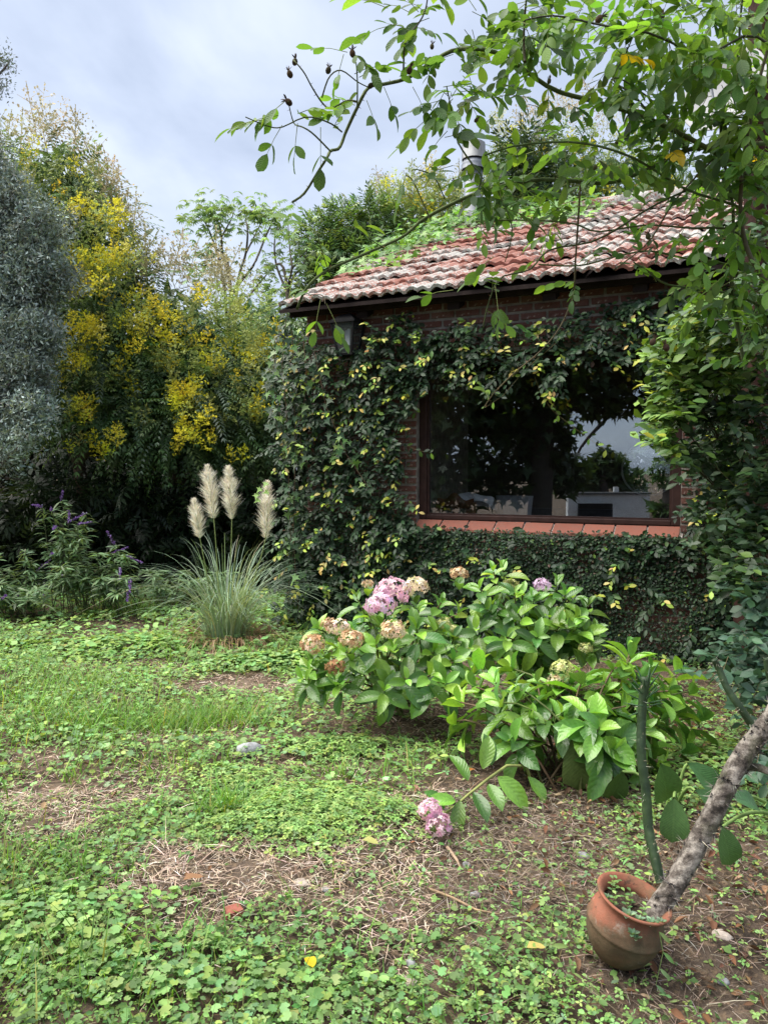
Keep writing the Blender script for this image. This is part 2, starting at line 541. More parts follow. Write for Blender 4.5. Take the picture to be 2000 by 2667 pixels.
trif = join([moved(OVAL_S, np.array([[math.cos(a), -math.sin(a), 0], [math.sin(a), math.cos(a), 0], [0, 0, 1]]) * .55, np.zeros(3)) for a in (0, 2.1, 4.2)])
s = Soup()
leftside = lambda x, y: (x < .25 * y - .2 + rng.normal(0, .35, len(x)))
rightside = lambda x, y: ~(x < .25 * y - .2 + rng.normal(0, .35, len(x)))
for a in [
    cover(8500, 1.7, 3.6, MALLOW, .010, .036, .012, .075, G_MAL, [3, 2, 3, .6, 1.5], tilt=.5, keep=lambda x, y: leftside(x, y) & patchy(3.1, 2.7, .3, -.45)(x, y)),
    cover(7500, 3.6, 7.0, MALLOW, .022, .048, .02, .09, G_MAL[:4], [3, 2, 3, 1], keep=lambda x, y: leftside(x, y) & patchy(1.7, 1.4, 1.3, -.2)(x, y)),
    cover(6500, 6.0, 10.5, MALLOW_L, .045, .075, .02, .12, G_MAL[:4], [3, 2, 2, 1], keep=leftside),
    cover(17000, 1.7, 3.6, trif, .014, .034, .01, .06, G_BRIGHT, [3, 3, 2, 1, 2]),
    cover(18000, 3.6, 6.4, trif, .024, .046, .015, .08, G_BRIGHT, [3, 3, 2, 1, 2]),
    cover(11000, 6.4, 10.5, trif, .05, .085, .015, .10, G_BRIGHT, [3, 3, 2, 1, 2]),
    cover(13000, 1.7, 3.6, OVAL_S, .014, .034, .008, .06, G_BRIGHT, [2, 2, 2, 1, 4], tilt=.6, thr=.3),
    cover(9000, 3.6, 7, OVAL_S, .02, .05, .008, .07, G_BRIGHT, [2, 2, 2, 1, 4], tilt=.6, thr=.8),
    cover(9000, 1.7, 4.8, OVAL_S, .012, .03, .006, .045, G_BRIGHT, [2, 2, 2, 1, 4], tilt=.6, thr=-.6, keep=rightside),
    cover(5000, 1.7, 4.6, LANCE, .025, .06, .01, .06, G_BRIGHT, [2, 2, 2, 1, 4], tilt=.6, thr=.9, keep=rightside),
]:
    s.inst(*a)
# thick clover mound in front of the bushes
def mound(px, py, rx, ry, n, h, t, smin, smax):
    g = on_ground(px, py)
    r = np.minimum(np.sqrt(rng.random(n)) * (1 + .22 * rng.normal(size=n)), 1.5); a = rng.random(n) * 2 * math.pi
    rx = rx * (1 + .25 * np.sin(a * 3 + px)); ry = ry * (1 + .25 * np.sin(a * 2 + py)); x, y = g[0] + rx * r * np.cos(a), g[1] + ry * r * np.sin(a)
    z = gz(x, y) + h * np.clip(1 - r ** 2, .05, 1) ** .6 * (.45 + .55 * rng.random(n)) + .02
    nn = nrm(np.stack([np.cos(a) * r * .5 + rng.normal(0, .25, n), np.sin(a) * r * .5 + rng.normal(0, .25, n), np.ones(n)], -1))
    b = rng.random(n) * 6.28
    M = frames(np.stack([np.cos(b), np.sin(b), np.zeros(n)], -1), nn) * (smin + (smax - smin) * rng.random(n))[:, None, None]
    s.inst(t, M, np.stack([x, y, z], -1), pick(G_MAL if t is MALLOW else G_BRIGHT, [3, 4, 1, 2, 1], n, .18, .07))
mound(800, 2135, .5, .28, 2300, .09, trif, .022, .042)
mound(620, 2050, .4, .25, 700, .07, trif, .022, .042)
mound(900, 1960, .4, .15, 500, .08, trif, .03, .05)
mound(720, 1735, .6, .2, 900, .08, MALLOW, .028, .055)
mound(300, 1690, 1.0, .4, 1500, .08, MALLOW_L, .03, .06)
mound(150, 2440, .42, .3, 520, .06, MALLOW, .014, .042)
mound(560, 2580, .6, .2, 520, .05, MALLOW, .014, .042)
mound(1900, 2000, .5, .5, 1200, .07, OVAL_S, .02, .045)
COVER = leaf_mat('ground_leaf', rough=.55, spec=.25, trans=.3)
single('weed_cover', s, COVER, 'low green mallow and clover weeds covering the garden ground', 'weeds', kind='stuff')

# grass blades
def blades(n, xy, h0, h1, wid, lean, cols, w, s, seg=3):
    t = []
    V, F = [], []
    for i in range(seg + 1):
        q = i / seg
        ww = .5 * (1 - q) ** .7 + .02
        V += [(-ww, q, .45 * q * q), (ww, q, .45 * q * q)]
    for i in range(seg): F.append((2 * i, 2 * i + 1, 2 * i + 3, 2 * i + 2))
    bt = T(V, F)
    x, y = xy; n = len(x)
    hh = h0 + (h1 - h0) * rng.random(n)
    a = rng.random(n) * 6.28
    dd = nrm(np.stack([np.cos(a) * lean * rng.random(n), np.sin(a) * lean * rng.random(n), np.ones(n)], -1))
    M = frames(dd, np.stack([np.cos(a), np.sin(a), np.zeros(n)], -1))
    M = M * np.stack([np.full(n, wid) * (.7 + .6 * rng.random(n)), hh, hh], -1)[:, None, :]
    s.inst(bt, M, np.stack([x, y, gz(x, y)], -1), pick(cols, w, n, .2, .08))
s = Soup()
GR = [(.13, .29, .045), (.19, .35, .06), (.09, .21, .045), (.30, .30, .10)]
for n, d0, d1, h0, h1, wd in ((9000, 1.7, 4, .04, .15, .0036), (8000, 3.4, 6.5, .06, .2, .0065), (7000, 6, 10.5, .08, .24, .009)):
    x, y = scatter_pts(n, d0, d1)
    ok = (rng.random(n) > bare(x, y) * 1.05) & leftside(x, y) & patchy(1.3, 1.1, 2.2, -.3)(x, y) & ~in_house(x, y)
    blades(n, (x[ok], y[ok]), h0, h1, wd, .7, GR, [3, 2, 2, .6], s)
for px, py, r, n, h in ((520, 1880, .40, 700, .24), (260, 1890, .5, 600, .22), (1200, 2090, .001, 2, .1), (590, 2120, .10, 120, .26), (880, 2030, .12, 80, .15),
                        (330, 1600, .45, 300, .3), (700, 1600, .5, 300, .3), (480, 2010, .3, 160, .2), (150, 1800, .6, 500, .22), (30, 2300, .3, 160, .2), (250, 2560, .3, 120, .22)):
    g = on_ground(px, py)
    blades(n, (g[0] + rng.normal(0, r * .6, n), g[1] + rng.normal(0, r * .4, n)), h * .5, h, .006, .8, GR, [3, 2, 2, .5], s)
x, y = scatter_pts(2500, 1.7, 6)
blades(0, (x, y), .03, .09, .003, 1.2, [(.34, .25, .13), (.25, .17, .09)], [1, 1], s)
single('grass', s, leaf_mat('grass_blade', rough=.5, trans=.35), 'tufts of green grass blades among the weeds', 'grass', kind='stuff')

# dry straw lying in the bare patches
s = Soup()
def straw(n, d0, d1, l0, l1, wd, cols):
    n = int(n * 1.35)
    x, y = scatter_pts(n, d0, d1)
    ok = (rng.random(n) < (bare(x, y) + .07) * np.clip(1.25 - .9 * np.clip((x - .12 * y), 0, 1), .3, 1)) & ~in_house(x, y)
    x, y = x[ok], y[ok]; m = len(x)
    a = rng.random(m) * 6.28
    ln = l0 + (l1 - l0) * rng.random(m) ** 2
    dd = np.stack([np.cos(a), np.sin(a), rng.normal(.05, .1, m)], -1)
    M = frames(dd, nrm(np.stack([rng.normal(0, .3, m), rng.normal(0, .3, m), np.ones(m)], -1))) * np.stack([np.full(m, wd) * (.6 + .8 * rng.random(m)), ln, ln], -1)[:, None, :]
    st = T([(-.5, 0, 0), (.5, 0, 0), (.6, .5, .04), (-.4, .5, .04), (.3, 1, 0), (.1, 1, 0)], [(0, 1, 2, 3), (3, 2, 4, 5)])
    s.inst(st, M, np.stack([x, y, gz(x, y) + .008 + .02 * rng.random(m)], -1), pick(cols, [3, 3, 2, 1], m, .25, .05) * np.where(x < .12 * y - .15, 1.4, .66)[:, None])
SC = [(.33, .255, .19), (.47, .38, .30), (.17, .12, .088), (.55, .49, .43)]
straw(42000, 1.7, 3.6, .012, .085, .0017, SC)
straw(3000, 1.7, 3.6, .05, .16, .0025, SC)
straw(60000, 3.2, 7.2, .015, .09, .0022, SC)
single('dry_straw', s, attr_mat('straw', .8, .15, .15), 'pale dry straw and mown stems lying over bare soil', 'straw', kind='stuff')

# brown leaf litter at the lower edge by the pot
s = Soup()
n = 11000
x, y = scatter_pts(n, 1.7, 5.2)
ok = (rng.random(n) < np.clip((x - .1 * y) * 1.1, .03, 1) * (.35 + .65 * bare(x, y)))
x, y = x[ok], y[ok]; m = len(x)
a = rng.random(m) * 6.28
M = frames(np.stack([np.cos(a), np.sin(a), rng.normal(0, .25, m)], -1), nrm(np.stack([rng.normal(0, .45, m), rng.normal(0, .45, m), np.ones(m)], -1))) * (.016 + .034 * rng.random(m) ** 1.5)[:, None, None]
s.inst(leaf_t(3, .5, .5, -.35, .45, .8), M, np.stack([x, y, gz(x, y) + .012 + .012 * rng.random(m)], -1), pick([(.15, .075, .04), (.25, .14, .075), (.09, .05, .03), (.38, .27, .17)], [3, 3, 2, 1], m, .25))
single('leaf_litter', s, attr_mat('dead_leaf', .7, .2, .15), 'brown fallen leaves littering the soil round the terracotta pot', 'dead leaves', kind='stuff')

# stones, brick shards and sticks that stand out
def pebble(name, px, py, sx, sy, sz, c, label, cat='stone', group=None, rot=0.0, mat=None):
    g = on_ground(px, py)
    n_, m_2 = 9, 6
    V, F = [], []
    r_ = np.random.default_rng(int(px * 7 + py))
    ph = r_.random(6) * 6
    for i in range(m_2 + 1):
        f = math.pi * i / m_2
        for j in range(n_):
            t = 2 * math.pi * j / n_
            q = 1 + .12 * math.sin(2 * t + ph[0]) + .09 * math.sin(3 * t + ph[1] + f) + .06 * math.sin(5 * f + ph[2])
            V.append((sx * q * math.sin(f) * math.cos(t), sy * q * math.sin(f) * math.sin(t), sz * math.cos(f)))
    for i in range(m_2):
        for j in range(n_): F.append((i * n_ + j, i * n_ + (j + 1) % n_, (i + 1) * n_ + (j + 1) % n_, (i + 1) * n_ + j))
    s = Soup(); s.add(V, F)
    z = float(gz(g[0], g[1])) + sz * .45
    o = single(name, s, mat, label, cat, group=group)
    o.location = (g[0], g[1], z); o.rotation_euler = (0, .1, rot)
    return o
STONE = matte('grey_stone', (.30, .31, .33), .8, .2, .35, 30, .3)
PALE = matte('pale_stone', (.42, .36, .31), .85, .15, .35, 25, .3)
BRICKM = matte('brick_shard', (.30, .11, .08), .85, .15, .35, 25, .3)
pebble('stone', 650, 1968, .075, .05, .045, 0, 'pale grey flat stone lying alone among weeds near the straw', mat=STONE, rot=.4)
for px, py, r, q in ((848, 2328, .016, 'small round grey pebble on bare soil below the clover mound'), (1238, 2322, .02, 'grey oval pebble beside dry stalk on the bare soil'),
                     (1215, 2240, .02, 'dark grey pebble just below the fallen pink flower'), (1070, 2500, .022, 'dark striped pebble in the lowest bare hollow'),
                     (1520, 2220, .025, 'grey stone on the ground behind the pot rim'), (1232, 2395, .014, 'tiny grey pebble at the end of the dry stalk')):
    pebble('pebble', px, py, r, r * .8, r * .6, 0, q, 'stone', 'pebbles on the bare soil', mat=STONE, rot=px)
pebble('rock', 1880, 2450, .036, .028, .022, 0, 'tan rounded rock in leaf litter beyond the pot', mat=PALE)
pebble('rock', 1885, 2555, .02, .014, .012, 0, 'dark wet pebble at the bottom edge below the pot', mat=STONE)
pebble('pale_stone', 785, 2315, .03, .025, .012, 0, 'chalky pale stone flush with soil below the clover mound', mat=PALE)
pebble('pale_stone', 1055, 2545, .04, .03, .012, 0, 'broad chalky stone flush with soil in the lowest bare hollow', mat=PALE)
def shard(px, py, lx, ly, lz, rot, label):
    g = on_ground(px, py)
    s = Soup()
    V = [(-lx, -ly, 0), (lx, -ly * .8, 0), (lx * .9, ly, 0), (-lx * .8, ly * 1.1, 0), (-lx * .9, -ly * .9, lz), (lx * .85, -ly * .7, lz * .8), (lx * .75, ly * .85, lz * .9), (-lx * .7, ly, lz)]
    s.add(V, [(0, 3, 2, 1), (4, 5, 6, 7), (0, 1, 5, 4), (1, 2, 6, 5), (2, 3, 7, 6), (3, 0, 4, 7)])
    o = single('brick_fragment', s, BRICKM, label, 'brick fragment', smooth=False)
    o.location = (g[0], g[1], float(gz(g[0], g[1])) + .004); o.rotation_euler = (.12, -.08, rot)
shard(610, 2400, .034, .024, .025, .5, 'red broken brick fragment with square corner on bare soil')
shard(313, 2170, .02, .015, .02, 1.1, 'small orange brick chip among weeds near the straw patch')
shard(1225, 2260, .012, .01, .012, .2, 'tiny brick chip below the fallen pink flower')
def stick(pts, r, c, label, name='stick'):
    P = np.array([on_ground(*p) for p in pts]); P[:, 2] += .02 + np.array([.004 * (i % 2) for i in range(len(P))]) + gz(P[:, 0], P[:, 1])
    s = Soup(); s.tube(P, np.linspace(r, r * .5, len(P)), 6, c)
    single(name, s, BARK, label, 'stick', base=tuple(P[0]))
stick([(1120, 2320), (1180, 2345), (1240, 2375), (1300, 2392)], .006, (.34, .24, .15), 'long pale dry stalk lying slanted across the bare soil', 'dry_stalk')
stick([(1390, 2085), (1450, 2080), (1490, 2065), (1510, 2050)], .007, (.22, .16, .11), 'crooked grey stick on brown soil below the hydrangea stems')
stick([(1165, 2205), (1190, 2240), (1200, 2260)], .008, (.36, .26, .18), 'short pale stick under the fallen pink flower')
stick([(800, 2480), (850, 2470), (905, 2452)], .004, (.25, .17, .11), 'thin bent twig at the lowest bare hollow')
stick([(880, 2240), (800, 2290), (765, 2300)], .005, (.20, .13, .09), 'thin dark twig at the foot of the clover mound')
# single fallen leaves
def fallen(px, py, sz, c, a, label):
    g = on_ground(px, py); s = Soup(); s.tmpl(leaf_t(5, .75, .15, .1, .45, .8, wave=.03), c)
    o = single('fallen_leaf', s, PETAL, label, 'leaf'); o.location = (g[0], g[1], float(gz(g[0], g[1])) + .05); o.scale = (sz,) * 3; o.rotation_euler = (.2, .1, a)
fallen(985, 2228, .07, (.45, .46, .16), 1.2, 'pale yellow fallen leaf below the clover mound')
fallen(815, 2545, .05, (.75, .55, .03), .4, 'bright yellow fallen leaf among weeds near bottom edge')
fallen(1235, 2040, .06, (.40, .16, .05), 2.4, 'rusty brown fallen leaf behind the fallen pink flower')
fallen(1420, 2505, .06, (.58, .48, .16), 1.7, 'yellowish curled leaf to the left of the pot base')
fallen(530, 2340, .07, (.36, .20, .11), 2.0, 'brown curled leaf above the red brick fragment')

# ================================================================== house
HA = np.array([-.763, 7.63, 0.0])
HANG = math.atan2(-.42, .908)
hu = np.array([math.cos(HANG), math.sin(HANG), 0]); hv = np.array([-math.sin(HANG), math.cos(HANG), 0])
def H(x, y, z): return HA + x * hu + y * hv + np.array([0, 0, z])
def Harr(P): P = np.asarray(P); return HA + P[:, :1] * hu + P[:, 1:2] * hv + P[:, 2:] * np.array([0, 0, 1.0])
def wallxz(px, py, off=0.0):
    """photo pixel -> (x, z) on the house front, off metres in front of it"""
    r = FWD + (px - 1000) / 2000 * RT - (py - 1333.5) / 2000 * UP
    o = HA - off * hv
    t = ((o - CAMP) @ hv) / (r @ hv)
    q = CAMP + t * r - HA
    return q @ hu, q[2]
house = thing('brick_house', 'low red brick house with lichen covered tile roof and wide window', 'house', HA)
house.rotation_euler = (0, 0, HANG)
BASE[house.name] = np.zeros(3)           # children of the house are built in its own axes
HL, HD, WT = 5.4, 8.2, .26
WX0, WX1, WZ0, WZ1 = 1.17, 3.47, 1.10, 2.60
EAVE_Y, EAVE_Z, SL = -.30, 3.10, .445
def roofz(y): return EAVE_Z + (y - EAVE_Y) * SL
WTOP = 3.10

MORTAR = matte('mortar', (.20, .185, .165), .95, .1, .35, 14, .6, c2=(.30, .28, .25))
k = Mt('old_brick')
tc = k.n('TexCoord').outputs['Object']
oi = k.n('ObjectInfo').outputs['Random']
c = k.ramp(oi, [(0, (.085, .044, .037)), (.4, (.125, .062, .051)), (.75, (.11, .062, .055)), (1, (.16, .095, .078))])
c = k.mix(k.ramp(k.noise(16, 6, tc, .6), [(.42, 0), (.62, .75)]), c, (.13, .055, .045))
c = k.mix(k.ramp(k.noise(28, 5, tc, .65), [(.56, 0), (.68, .7)]), c, (.38, .33, .29))
BRICK = k.done(k.bsdf(c, .92, .1, k.noise(45, 5, tc), .6, .012))

s = Soup()
D = .012                         # mortar face stands back of the brick face
s.box((0, D, 0), (WX0, WT, WTOP)); s.box((WX1, D, 0), (HL, WT, WTOP))
s.box((WX0, D, 0), (WX1, WT, WZ0 - .05)); s.box((WX0, D, WZ1), (WX1, WT, WTOP))
wall = part('wall', s, MORTAR, house, smooth=False, label='old brick front wall with grey mortar')
# bricks
BW, BH, BJ = .215, .052, .023
bt = Soup(); bt.box((0, 0, 0), (BW, .06, BH))
V = bt.V[0].copy(); 
bm_full = []
for q in range(4):
    sb = Soup(); vv = V + np.random.default_rng(q).normal(0, .0016, V.shape); sb.add(vv, bt.F[0]); bm_full.append(sb.mesh('brick', BRICK, smooth=False))
rest = Soup(); nind = 0
nrow = int(WTOP / (BH + BJ))
for r in range(nrow):
    z = .01 + r * (BH + BJ)
    x = -.5 * (BW + BJ) * (r % 2) + .006
    while x < HL - .01:
        x0, x1 = max(x, .0), min(x + BW, HL - .002)
        x += BW + BJ
        segs = [(x0, x1)]
        if z + BH > WZ0 - .05 and z < WZ1:
            segs = []
            if x0 < WX0 - .01: segs.append((x0, min(x1, WX0 - .004)))
            if x1 > WX1 + .01: segs.append((max(x0, WX1 + .004), x1))
        for a0, a1 in segs:
            if a1 - a0 < .03: continue
            full = abs(a1 - a0 - BW) < 1e-4
            vis = (z > 2.62 and a0 < 4.6) or (WX0 - .3 < a0 < WX0 and .9 < z < 2.4) or (WX1 - .1 < a0 < WX1 + .3 and .8 < z < 2.4) or (3.1 < a0 < 4.2 and .3 < z < .75)
            yj = rng.normal(0, .0025)
            if vis:
                o = bpy.data.objects.new('brick', bm_full[rng.integers(4)]); col.objects.link(o); o.parent = wall
                o.location = (a0, yj, z + rng.normal(0, .0012)); o.scale = ((a1 - a0) / BW, 1, 1); o.rotation_euler = (0, rng.normal(0, .006), 0)
                nind += 1
            else:
                rest.box((a0, yj, z), (a1, .06, z + BH))
o = part('brickwork', rest, BRICK, wall, kind='stuff', smooth=False)
# other walls, inner leaf, floor and ceiling of the room
s = Soup(); s_l = s
s.box((0, WT, 0), (WT, HD, WTOP)); s = Soup(); s_r = s; s.box((HL - WT, WT, 0), (HL, HD, .9)); s.box((HL - WT, WT, 2.6), (HL, HD, WTOP)); s.box((HL - WT, WT, .9), (HL, .6, 2.6)); s.box((HL - WT, 3.4, .9), (HL, HD, 2.6))  # right wall has an added, unseen opening that lets daylight into the room
for x, s in ((0.0, s_l), (HL - .2, s_r)):
    V = [(x, 0.02, WTOP), (x + .2, 0.02, WTOP), (x + .2, HD / 2, WTOP + HD / 2 * SL), (x, HD / 2, WTOP + HD / 2 * SL), (x, HD, WTOP), (x + .2, HD, WTOP)]
    s.add(V, [(0, 1, 2, 3), (3, 2, 5, 4)]); s.add([V[0], V[3], V[4], (x, HD / 2, WTOP)], [(0, 3, 2, 1)]); s.add([V[1], V[2], V[5], (x + .2, HD / 2, WTOP)], [(0, 1, 2, 3)])
part('side_wall', s_l, MORTAR, house, smooth=False); part('side_wall', s_r, MORTAR, house, smooth=False)
RY = 4.2                                  # inner back wall with a round window in it; behind it an open porch
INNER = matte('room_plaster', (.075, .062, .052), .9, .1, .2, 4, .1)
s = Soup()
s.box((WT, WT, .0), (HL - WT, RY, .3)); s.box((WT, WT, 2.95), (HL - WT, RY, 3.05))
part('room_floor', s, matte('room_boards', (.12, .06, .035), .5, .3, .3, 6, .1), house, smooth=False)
s = Soup()
cx, cz = wallxz(1690, 1222, -RY)
rr = .35
n = 32
ang = np.arange(n) / n * 2 * math.pi
V = [(cx + rr * math.cos(a), RY, cz + rr * math.sin(a)) for a in ang]
def edge(a):
    dx, dz = math.cos(a), math.sin(a)
    tx = ((HL - WT - cx) / dx) if dx > 1e-6 else ((WT - cx) / dx if dx < -1e-6 else 1e9)
    tz = ((2.95 - cz) / dz) if dz > 1e-6 else ((.3 - cz) / dz if dz < -1e-6 else 1e9)
    t = min(tx, tz); return (cx + dx * t, RY, cz + dz * t)
V += [edge(a) for a in ang]
s.add(V, [(i, (i + 1) % n, n + (i + 1) % n, n + i) for i in range(n)])
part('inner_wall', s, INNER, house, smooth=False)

# roof: deck, tiles, verge, fascia, rafters
s = Soup()
ang_s = math.atan(SL)
RL0, RL1 = -.12, HL + .3
RUN = HD / 2 - EAVE_Y
for (y0, y1, f) in ((EAVE_Y, HD / 2, 1), (HD / 2, HD + .3, -1)):
    z0 = roofz(y0) if f > 0 else roofz(HD / 2); z1 = roofz(y1) if f > 0 else roofz(HD / 2) - (y1 - y0) * SL
    V = [(RL0, y0, z0 - .02), (RL1, y0, z0 - .02), (RL1, y1, z1 - .02), (RL0, y1, z1 - .02), (RL0, y0, z0 - .05), (RL1, y0, z0 - .05), (RL1, y1, z1 - .05), (RL0, y1, z1 - .05)]
    s.add(V, [(0, 1, 2, 3), (4, 7, 6, 5), (0, 4, 5, 1), (1, 5, 6, 2), (2, 6, 7, 3), (3, 7, 4, 0)])
WOOD_D = matte('dark_timber', (.022, .016, .015), .85, .1, .4, 10, .3)
roof = part('roof', s, WOOD_D, house, smooth=False, label='gable roof of red interlocking clay tiles with grey lichen')
k = Mt('clay_tile')
g = k.n('NewGeometry').outputs['Position']
oi = k.n('ObjectInfo').outputs['Random']
c = k.ramp(oi, [(0, (.19, .085, .068)), (.35, (.25, .115, .092)), (.7, (.31, .155, .128)), (1, (.21, .105, .085))])
c = k.mix(k.ramp(k.noise(22, 5, g, .6), [(.45, 0), (.65, .6)]), c, (.20, .075, .05))
c = k.mix(k.ramp(k.noise(9, 6, g, .7), [(.60, 0), (.66, .9)]), c, (.07, .06, .05))
big = k.noise(1.35, 3, g, .5)
fine = k.noise(30, 8, g, .8)
lich = k.math('ADD', k.math('MULTIPLY', big, .75), k.math('MULTIPLY', fine, 1.25))
lm = k.ramp(lich, [(1.0, 0.0), (1.05, 1.0)])
nd = lm.node; nd.color_ramp.elements[0].position = .0
# ramp input is clamped to 0..1, so scale the sum
lsc = k.math('MULTIPLY', lich, .5)
lm = k.ramp(lsc, [(.488, 0.0), (.515, 1.0)])
c = k.mix(lm, c, k.ramp(k.noise(60, 4, g, .7), [(.35, (.20, .205, .19)), (.65, (.47, .47, .45))]))
CLAY = k.done(k.bsdf(c, .9, .12, fine, .5, .01))
TW, TL, TG = .238, .46, .405
prof = [(0, .012), (.03, .030), (.06, .034), (.085, .022), (.10, .006), (.125, .006), (.145, .024), (.17, .038), (.20, .036), (.225, .020), (.244, .012)]
def tile_mesh(seed):
    r_ = np.random.default_rng(seed)
    s = Soup(); V, U = [], []
    m = len(prof)
    for (yy, th) in ((0, 0), (TL, 0)):
        for (x, z) in prof: V.append((x, yy, z + (.0 if yy else r_.normal(0, .0012))))
    for (yy, th) in ((0, 0), (TL, 0)):
        for (x, z) in prof: V.append((x, yy + (.004 if yy == 0 else 0), z - .030))
    F = []
    for i in range(m - 1):
        F += [(i, i + 1, m + i + 1, m + i), (2 * m + i + 1, 2 * m + i, 3 * m + i, 3 * m + i + 1), (i + 1, i, 2 * m + i, 2 * m + i + 1)]
    F += [(0, m, 3 * m, 2 * m), (m - 1, 3 * m - 1, 4 * m - 1, 2 * m - 1)]
    s.add(V, F)
    return s.mesh('roof_tile', CLAY, smooth=False)
tms = [tile_mesh(q) for q in range(4)]
ncol = int((RL1 - RL0) / TW); nrow = int(RUN / math.cos(ang_s) / TG) + 1
for r in range(nrow):
    for q in range(ncol):
        sl = r * TG - .03
        y = EAVE_Y + sl * math.cos(ang_s); z = roofz(EAVE_Y) + sl * math.sin(ang_s) + .004
        o = bpy.data.objects.new('roof_tile', tms[rng.integers(4)]); col.objects.link(o); o.parent = roof
        o.location = (RL0 + q * TW + rng.normal(0, .003), y + rng.normal(0, .012) - (.03 if rng.random() < .05 else 0), z + .034 + abs(rng.normal(0, .004)))
        o.rotation_euler = (ang_s - .078 + rng.normal(0, .012), rng.normal(0, .018), rng.normal(0, .022))
s = Soup()
for q in range(14):
    x0 = RL0 + q * .42
    P = [(x0 + t * .46, HD / 2, roofz(HD / 2) + .02 + .015 * (1 - t)) for t in (0, .5, 1)]
    s2 = Soup(); s2.tube(P, .11, 10)
    part('ridge_tile', s2, CLAY, roof)
s = Soup()
s.box((RL0 + .04, EAVE_Y + .12, EAVE_Z - .07), (RL1, EAVE_Y + .15, EAVE_Z + .0))
part('fascia', s, WOOD_D, house, smooth=False)
for px in (960, 1195, 1440, 1672, 1880):
    x, _ = wallxz(px, 760)
    s = Soup()
    V = []
    for y in (EAVE_Y + .155, .02):
        for (dx, dz) in ((-.055, -.20), (.055, -.20), (.055, -.055), (-.055, -.055)):
            V.append((x + dx, y, roofz(y) + dz))
    s.add(V, [(0, 1, 2, 3), (7, 6, 5, 4), (0, 4, 5, 1), (1, 5, 6, 2), (2, 6, 7, 3), (3, 7, 4, 0)])
    part('rafter', s, WOOD_D, house, smooth=False)
# window
FRAME = matte('window_wood', (.030, .014, .012), .6, .2, .3, 12, .15)
win = bpy.data.objects.new('window', None); col.objects.link(win); win.parent = house; BASE[win.name] = np.zeros(3)
win.empty_display_size = .1
fy0, fy1 = .07, .15
fw = .075
fwb = .045
for nm, lo, hi in (('frame', (WX0, fy0, WZ0), (WX0 + fw, fy1, WZ1)), ('frame', (WX1 - fw, fy0, WZ0), (WX1, fy1, WZ1)),
                   ('frame', (WX0 + fw, fy0, WZ0), (WX1 - fw, fy1, WZ0 + fwb)), ('frame', (WX0 + fw, fy0, WZ1 - fw), (WX1 - fw, fy1, WZ1))):
    s = Soup(); s.box(lo, hi)
    o = part(nm, s, FRAME, win, smooth=False)
    bv = o.modifiers.new('bevel', 'BEVEL'); bv.width = .008; bv.segments = 2
s = Soup()
for lo, hi in (((WX0 + fw, fy0 + .02, WZ0 + fwb), (WX0 + fw + .018, fy1 - .02, WZ1 - fw)), ((WX1 - fw - .018, fy0 + .02, WZ0 + fwb), (WX1 - fw, fy1 - .02, WZ1 - fw)), ((WX0 + fw + .018, fy0 + .02, WZ0 + fwb), (WX1 - fw - .018, fy1 - .02, WZ0 + fwb + .014))):
    s.box(lo, hi)
part('glazing_bead', s, FRAME, win, smooth=False)
k = Mt('window_glass')
fr = k.n('LayerWeight'); fr.inputs['Blend'].default_value = .5
f5 = k.math('ADD', k.math('MULTIPLY', k.math('POWER', fr.outputs['Facing'], 4.0), .80), .17)
gl = k.n('BsdfGlossy'); gl.inputs['Roughness'].default_value = .0; gl.inputs['Color'].default_value = (.85, .93, 1, 1)
tr = k.n('BsdfTransparent'); tr.inputs['Color'].default_value = (.93, .95, .96, 1)
mx = k.n('MixShader'); k.l(f5, mx.inputs[0]); k.l(tr.outputs[0], mx.inputs[1]); k.l(gl.outputs[0], mx.inputs[2])
GLASS = k.done(mx)
s = Soup(); s.box((WX0 + fw, fy0 + .042, WZ0 + fwb), (WX1 - fw, fy0 + .048, WZ1 - fw))
part('pane', s, GLASS, win, smooth=False)
# brick sill tiles
SILLM = Mt('sill_tile'); k = SILLM
tc = k.n('TexCoord').outputs['Object']; oi = k.n('ObjectInfo').outputs['Random']
c = k.mix(k.ramp(k.noise(20, 5, tc), [(.4, 0), (.7, .5)]), k.ramp(oi, [(0, (.20, .068, .048)), (1, (.27, .10, .07))]), (.17, .10, .08))
SILLM = k.done(k.bsdf(c, .6, .3, k.noise(40, 4, tc), .3, .01))
sill = Soup()
sill.add([(x, y, WZ0 + z) for (y, z) in ((-.045, -.13), (-.045, -.082), (fy0 + .03, -.014), (fy0 + .03, -.13)) for x in (WX0 - .02, WX1 + .02)], [(0, 1, 3, 2), (2, 3, 5, 4), (4, 5, 7, 6), (6, 7, 1, 0)])
sill.add([(x, y, WZ0 + z) for x in (WX0 - .02, WX1 + .02) for (y, z) in ((-.045, -.13), (-.045, -.082), (fy0 + .03, -.014), (fy0 + .03, -.13))], [(0, 1, 2, 3), (7, 6, 5, 4)])
sl_o = part('window_sill', sill, matte('sill_mortar', (.42, .39, .36), .9, .1, .2, 20, .3), house, smooth=False)
ns = 9; w = (WX1 - WX0 + .02) / ns
s0 = Soup()
V = [(0, -.06, -.082), (w - .016, -.06, -.082), (w - .016, fy0 - .002, -.012), (0, fy0 - .002, -.012), (0, -.06, -.060), (w - .016, -.06, -.060), (w - .016, fy0 - .002, .013), (0, fy0 - .002, .013)]
s0.add(V, [(0, 1, 5, 4), (4, 5, 6, 7), (1, 2, 6, 5), (3, 0, 4, 7), (2, 3, 7, 6), (0, 3, 2, 1)])
sme = s0.mesh('sill_tile', SILLM, smooth=False)
